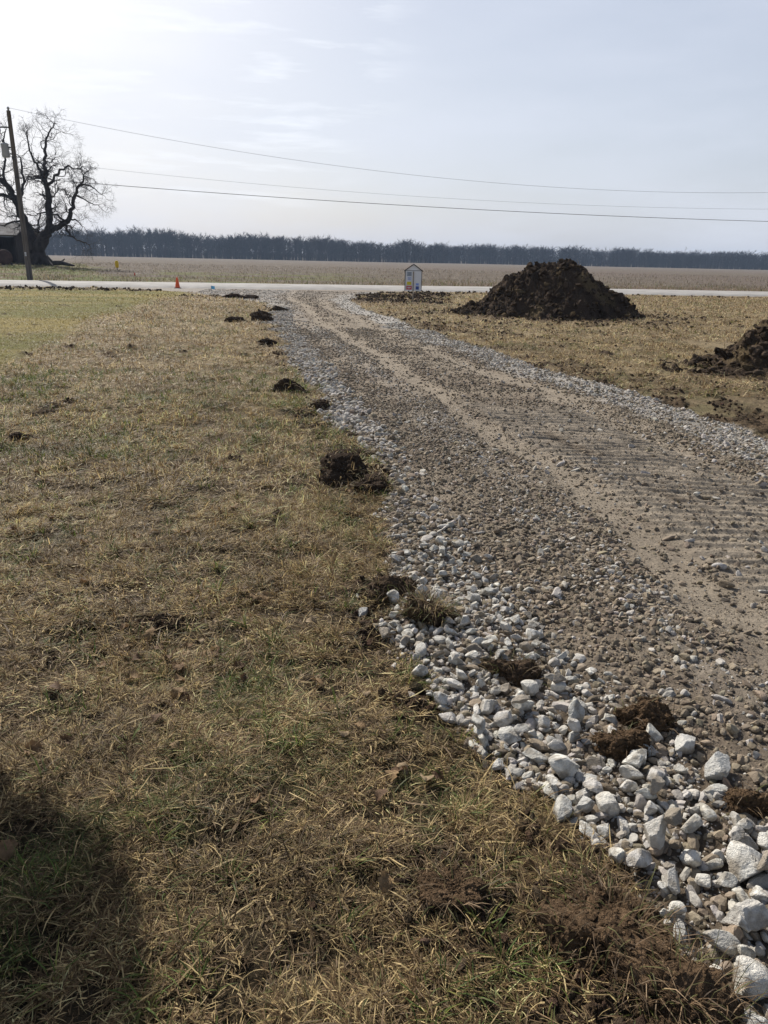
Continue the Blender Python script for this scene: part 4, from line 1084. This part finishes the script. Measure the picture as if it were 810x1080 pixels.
# ------------------------------------------------------------------ evergreen standing just outside the view; its shade lies on the near grass
ux, uy, uz = math.sin(SUN_AZ) * math.cos(SUN_EL), math.cos(SUN_AZ) * math.cos(SUN_EL), math.sin(SUN_EL)
def caster(px, py, h): return px + h * ux / uz, py + h * uy / uz
cx, cy = caster(-1.01, .94, 2.0)
ev = empty('evergreen', (cx, cy, 0), 'small dark evergreen standing beside the meadow, casting the near shade', 'tree')
m = MB(); m.tube([(0, 0, -.1), (.02, 0, 1), (0, .02, 2.6)], [.07, .06, .02], 10); m.build('trunk', M_bark, ev, True)
n = 26000; th = r_.uniform(0, 2*PI, n); hh = r_.uniform(-1, 1, n); rr = .62 * np.sqrt(np.clip(1 - hh ** 2, 0, 1)) * r_.uniform(.15, 1.0, n) ** .5 * (.85 + .3 * vnoise(th * 1.6, hh * 3, 8))
g = blade_geo(rr * np.cos(th), rr * np.sin(th), 2.0 + hh * .64, r_.uniform(.06, .13, n), r_.uniform(.015, .026, n), r_.uniform(0, 2*PI, n), r_.uniform(-.6, .9, n), r_.uniform(-.5, .8, n), np.array([.03, .05, .02])[None] * r_.uniform(.6, 1.5, (n, 1)), 3)
o = mesh('crown', g[0], g[1], col=g[2], mat=M_grass); o.parent = ev

# ------------------------------------------------------------------ air
HAZE = 0.0002
if HAZE > 0:
    m = MB(); m.box(0, 0, 15.5, 3200, 3200, 35); hz = m.build('haze', None)
    hm = bpy.data.materials.new('haze'); hm.use_nodes = True; nt = hm.node_tree; nt.nodes.clear()
    out = nt.nodes.new('ShaderNodeOutputMaterial'); pv = nt.nodes.new('ShaderNodeVolumePrincipled')
    pv.inputs['Density'].default_value = HAZE; pv.inputs['Color'].default_value = (.56, .73, 1.0, 1); pv.inputs['Anisotropy'].default_value = .2
    nt.links.new(pv.outputs[0], out.inputs['Volume']); hz.data.materials.append(hm)
    tag(hz, 'thin pale haze over the far field and woods', 'haze', kind='stuff')

# ------------------------------------------------------------------ sky and sun
w = bpy.data.worlds.new('World'); sc.world = w; w.use_nodes = True; nt = w.node_tree; nt.nodes.clear()
out = nt.nodes.new('ShaderNodeOutputWorld'); bg = nt.nodes.new('ShaderNodeBackground'); sky = nt.nodes.new('ShaderNodeTexSky')
sky.sky_type = 'NISHITA'; sky.sun_disc = False; sky.sun_elevation = SUN_EL; sky.sun_rotation = SUN_AZ
sky.altitude = 200; sky.air_density = 1.0; sky.dust_density = 3.3; sky.ozone_density = 2.0
bg.inputs['Strength'].default_value = .086
tc = nt.nodes.new('ShaderNodeTexCoord')
# thin veil of high cloud
mp = nt.nodes.new('ShaderNodeMapping'); mp.inputs['Scale'].default_value = (1.6, 1.6, 7.0); mp.inputs['Rotation'].default_value = (0, .12, 0)
n1 = nt.nodes.new('ShaderNodeTexNoise'); n1.inputs['Scale'].default_value = 1.6; n1.inputs['Detail'].default_value = 7; n1.inputs['Roughness'].default_value = .55
nt.links.new(tc.outputs['Generated'], mp.inputs[0]); nt.links.new(mp.outputs[0], n1.inputs['Vector'])
mr = nt.nodes.new('ShaderNodeMapRange'); mr.inputs['From Min'].default_value = .35; mr.inputs['From Max'].default_value = .75
mr.inputs['To Min'].default_value = .52; mr.inputs['To Max'].default_value = .84; nt.links.new(n1.outputs['Fac'], mr.inputs['Value'])
mx = nt.nodes.new('ShaderNodeMix'); mx.data_type = 'RGBA'
sp = nt.nodes.new('ShaderNodeSeparateXYZ'); nt.links.new(tc.outputs['Generated'], sp.inputs[0])
el = nt.nodes.new('ShaderNodeMapRange'); el.inputs['From Min'].default_value = .15; el.inputs['From Max'].default_value = .6; el.inputs['To Min'].default_value = 1.0; el.inputs['To Max'].default_value = .0
nt.links.new(sp.outputs['Z'], el.inputs['Value'])
mu = nt.nodes.new('ShaderNodeMath'); mu.operation = 'MULTIPLY'; nt.links.new(mr.outputs[0], mu.inputs[0]); nt.links.new(el.outputs[0], mu.inputs[1])
nt.links.new(mu.outputs[0], mx.inputs['Factor']); nt.links.new(sky.outputs[0], mx.inputs['A']); mx.inputs['B'].default_value = (8.2, 8.7, 9.9, 1)
# wisps of cirrus
mp2 = nt.nodes.new('ShaderNodeMapping'); mp2.inputs['Scale'].default_value = (2.2, 2.2, 17); mp2.inputs['Location'].default_value = (.4, .2, 1.3)
n2 = nt.nodes.new('ShaderNodeTexNoise'); n2.inputs['Scale'].default_value = 3.0; n2.inputs['Detail'].default_value = 8; n2.inputs['Roughness'].default_value = .6
nt.links.new(tc.outputs['Generated'], mp2.inputs[0]); nt.links.new(mp2.outputs[0], n2.inputs['Vector'])
m2 = nt.nodes.new('ShaderNodeMapRange'); m2.inputs['From Min'].default_value = .52; m2.inputs['From Max'].default_value = .72; m2.inputs['To Max'].default_value = .6
nt.links.new(n2.outputs['Fac'], m2.inputs['Value'])
mx2 = nt.nodes.new('ShaderNodeMix'); mx2.data_type = 'RGBA'
vd = nt.nodes.new('ShaderNodeVectorMath'); vd.operation = 'DOT_PRODUCT'; vd.inputs[1].default_value = tuple(Vector((-.22, 1, .27)).normalized())
nt.links.new(tc.outputs['Generated'], vd.inputs[0])
m3 = nt.nodes.new('ShaderNodeMapRange'); m3.interpolation_type = 'SMOOTHSTEP'; m3.inputs['From Min'].default_value = .965; m3.inputs['From Max'].default_value = .995; nt.links.new(vd.outputs['Value'], m3.inputs['Value'])
mu3 = nt.nodes.new('ShaderNodeMath'); mu3.operation = 'MULTIPLY'; nt.links.new(m2.outputs[0], mu3.inputs[0]); nt.links.new(m3.outputs[0], mu3.inputs[1])
nt.links.new(mu3.outputs[0], mx2.inputs['Factor']); nt.links.new(mx.outputs['Result'], mx2.inputs['A']); mx2.inputs['B'].default_value = (11.2, 11.6, 12.3, 1)
nt.links.new(mx2.outputs['Result'], bg.inputs['Color']); nt.links.new(bg.outputs[0], out.inputs[0])

sl = bpy.data.lights.new('sun', 'SUN'); sl.energy = 5.0; sl.angle = math.radians(.55); sl.color = (1, .95, .88)
so = bpy.data.objects.new('sun', sl); COL.objects.link(so)
so.rotation_euler = Vector((-ux, -uy, -uz)).to_track_quat('-Z', 'Y').to_euler(); so.location = (0, 0, 20)

# ------------------------------------------------------------------ camera
cam = bpy.data.cameras.new('camera'); co = bpy.data.objects.new('camera', cam); COL.objects.link(co); sc.camera = co
cam.sensor_fit = 'VERTICAL'; cam.sensor_height = 24; cam.lens = 780 / 1080 * 24; cam.clip_start = .05; cam.clip_end = 6000
pitch = math.atan((540 - 274.2) / 780); roll = math.radians(1.21)
fwd = Vector((0, math.cos(pitch), -math.sin(pitch))); R0 = Vector((1, 0, 0)); U0 = Vector((0, math.sin(pitch), math.cos(pitch)))
cr_ = math.cos(roll) * R0 + math.sin(roll) * U0; cu = -math.sin(roll) * R0 + math.cos(roll) * U0
Mx = Matrix((cr_, cu, -fwd)).transposed().to_4x4(); Mx.translation = Vector((0, 0, 1.6)); co.matrix_world = Mx

vs = sc.view_settings; vs.view_transform = 'Standard'; vs.look = 'None'; vs.exposure = .18; vs.gamma = 1; vs.use_curve_mapping = False
sc.cycles.use_denoising = True
sc.cycles.max_bounces = 6; sc.cycles.diffuse_bounces = 3; sc.cycles.volume_bounces = 0; sc.cycles.transparent_max_bounces = 8
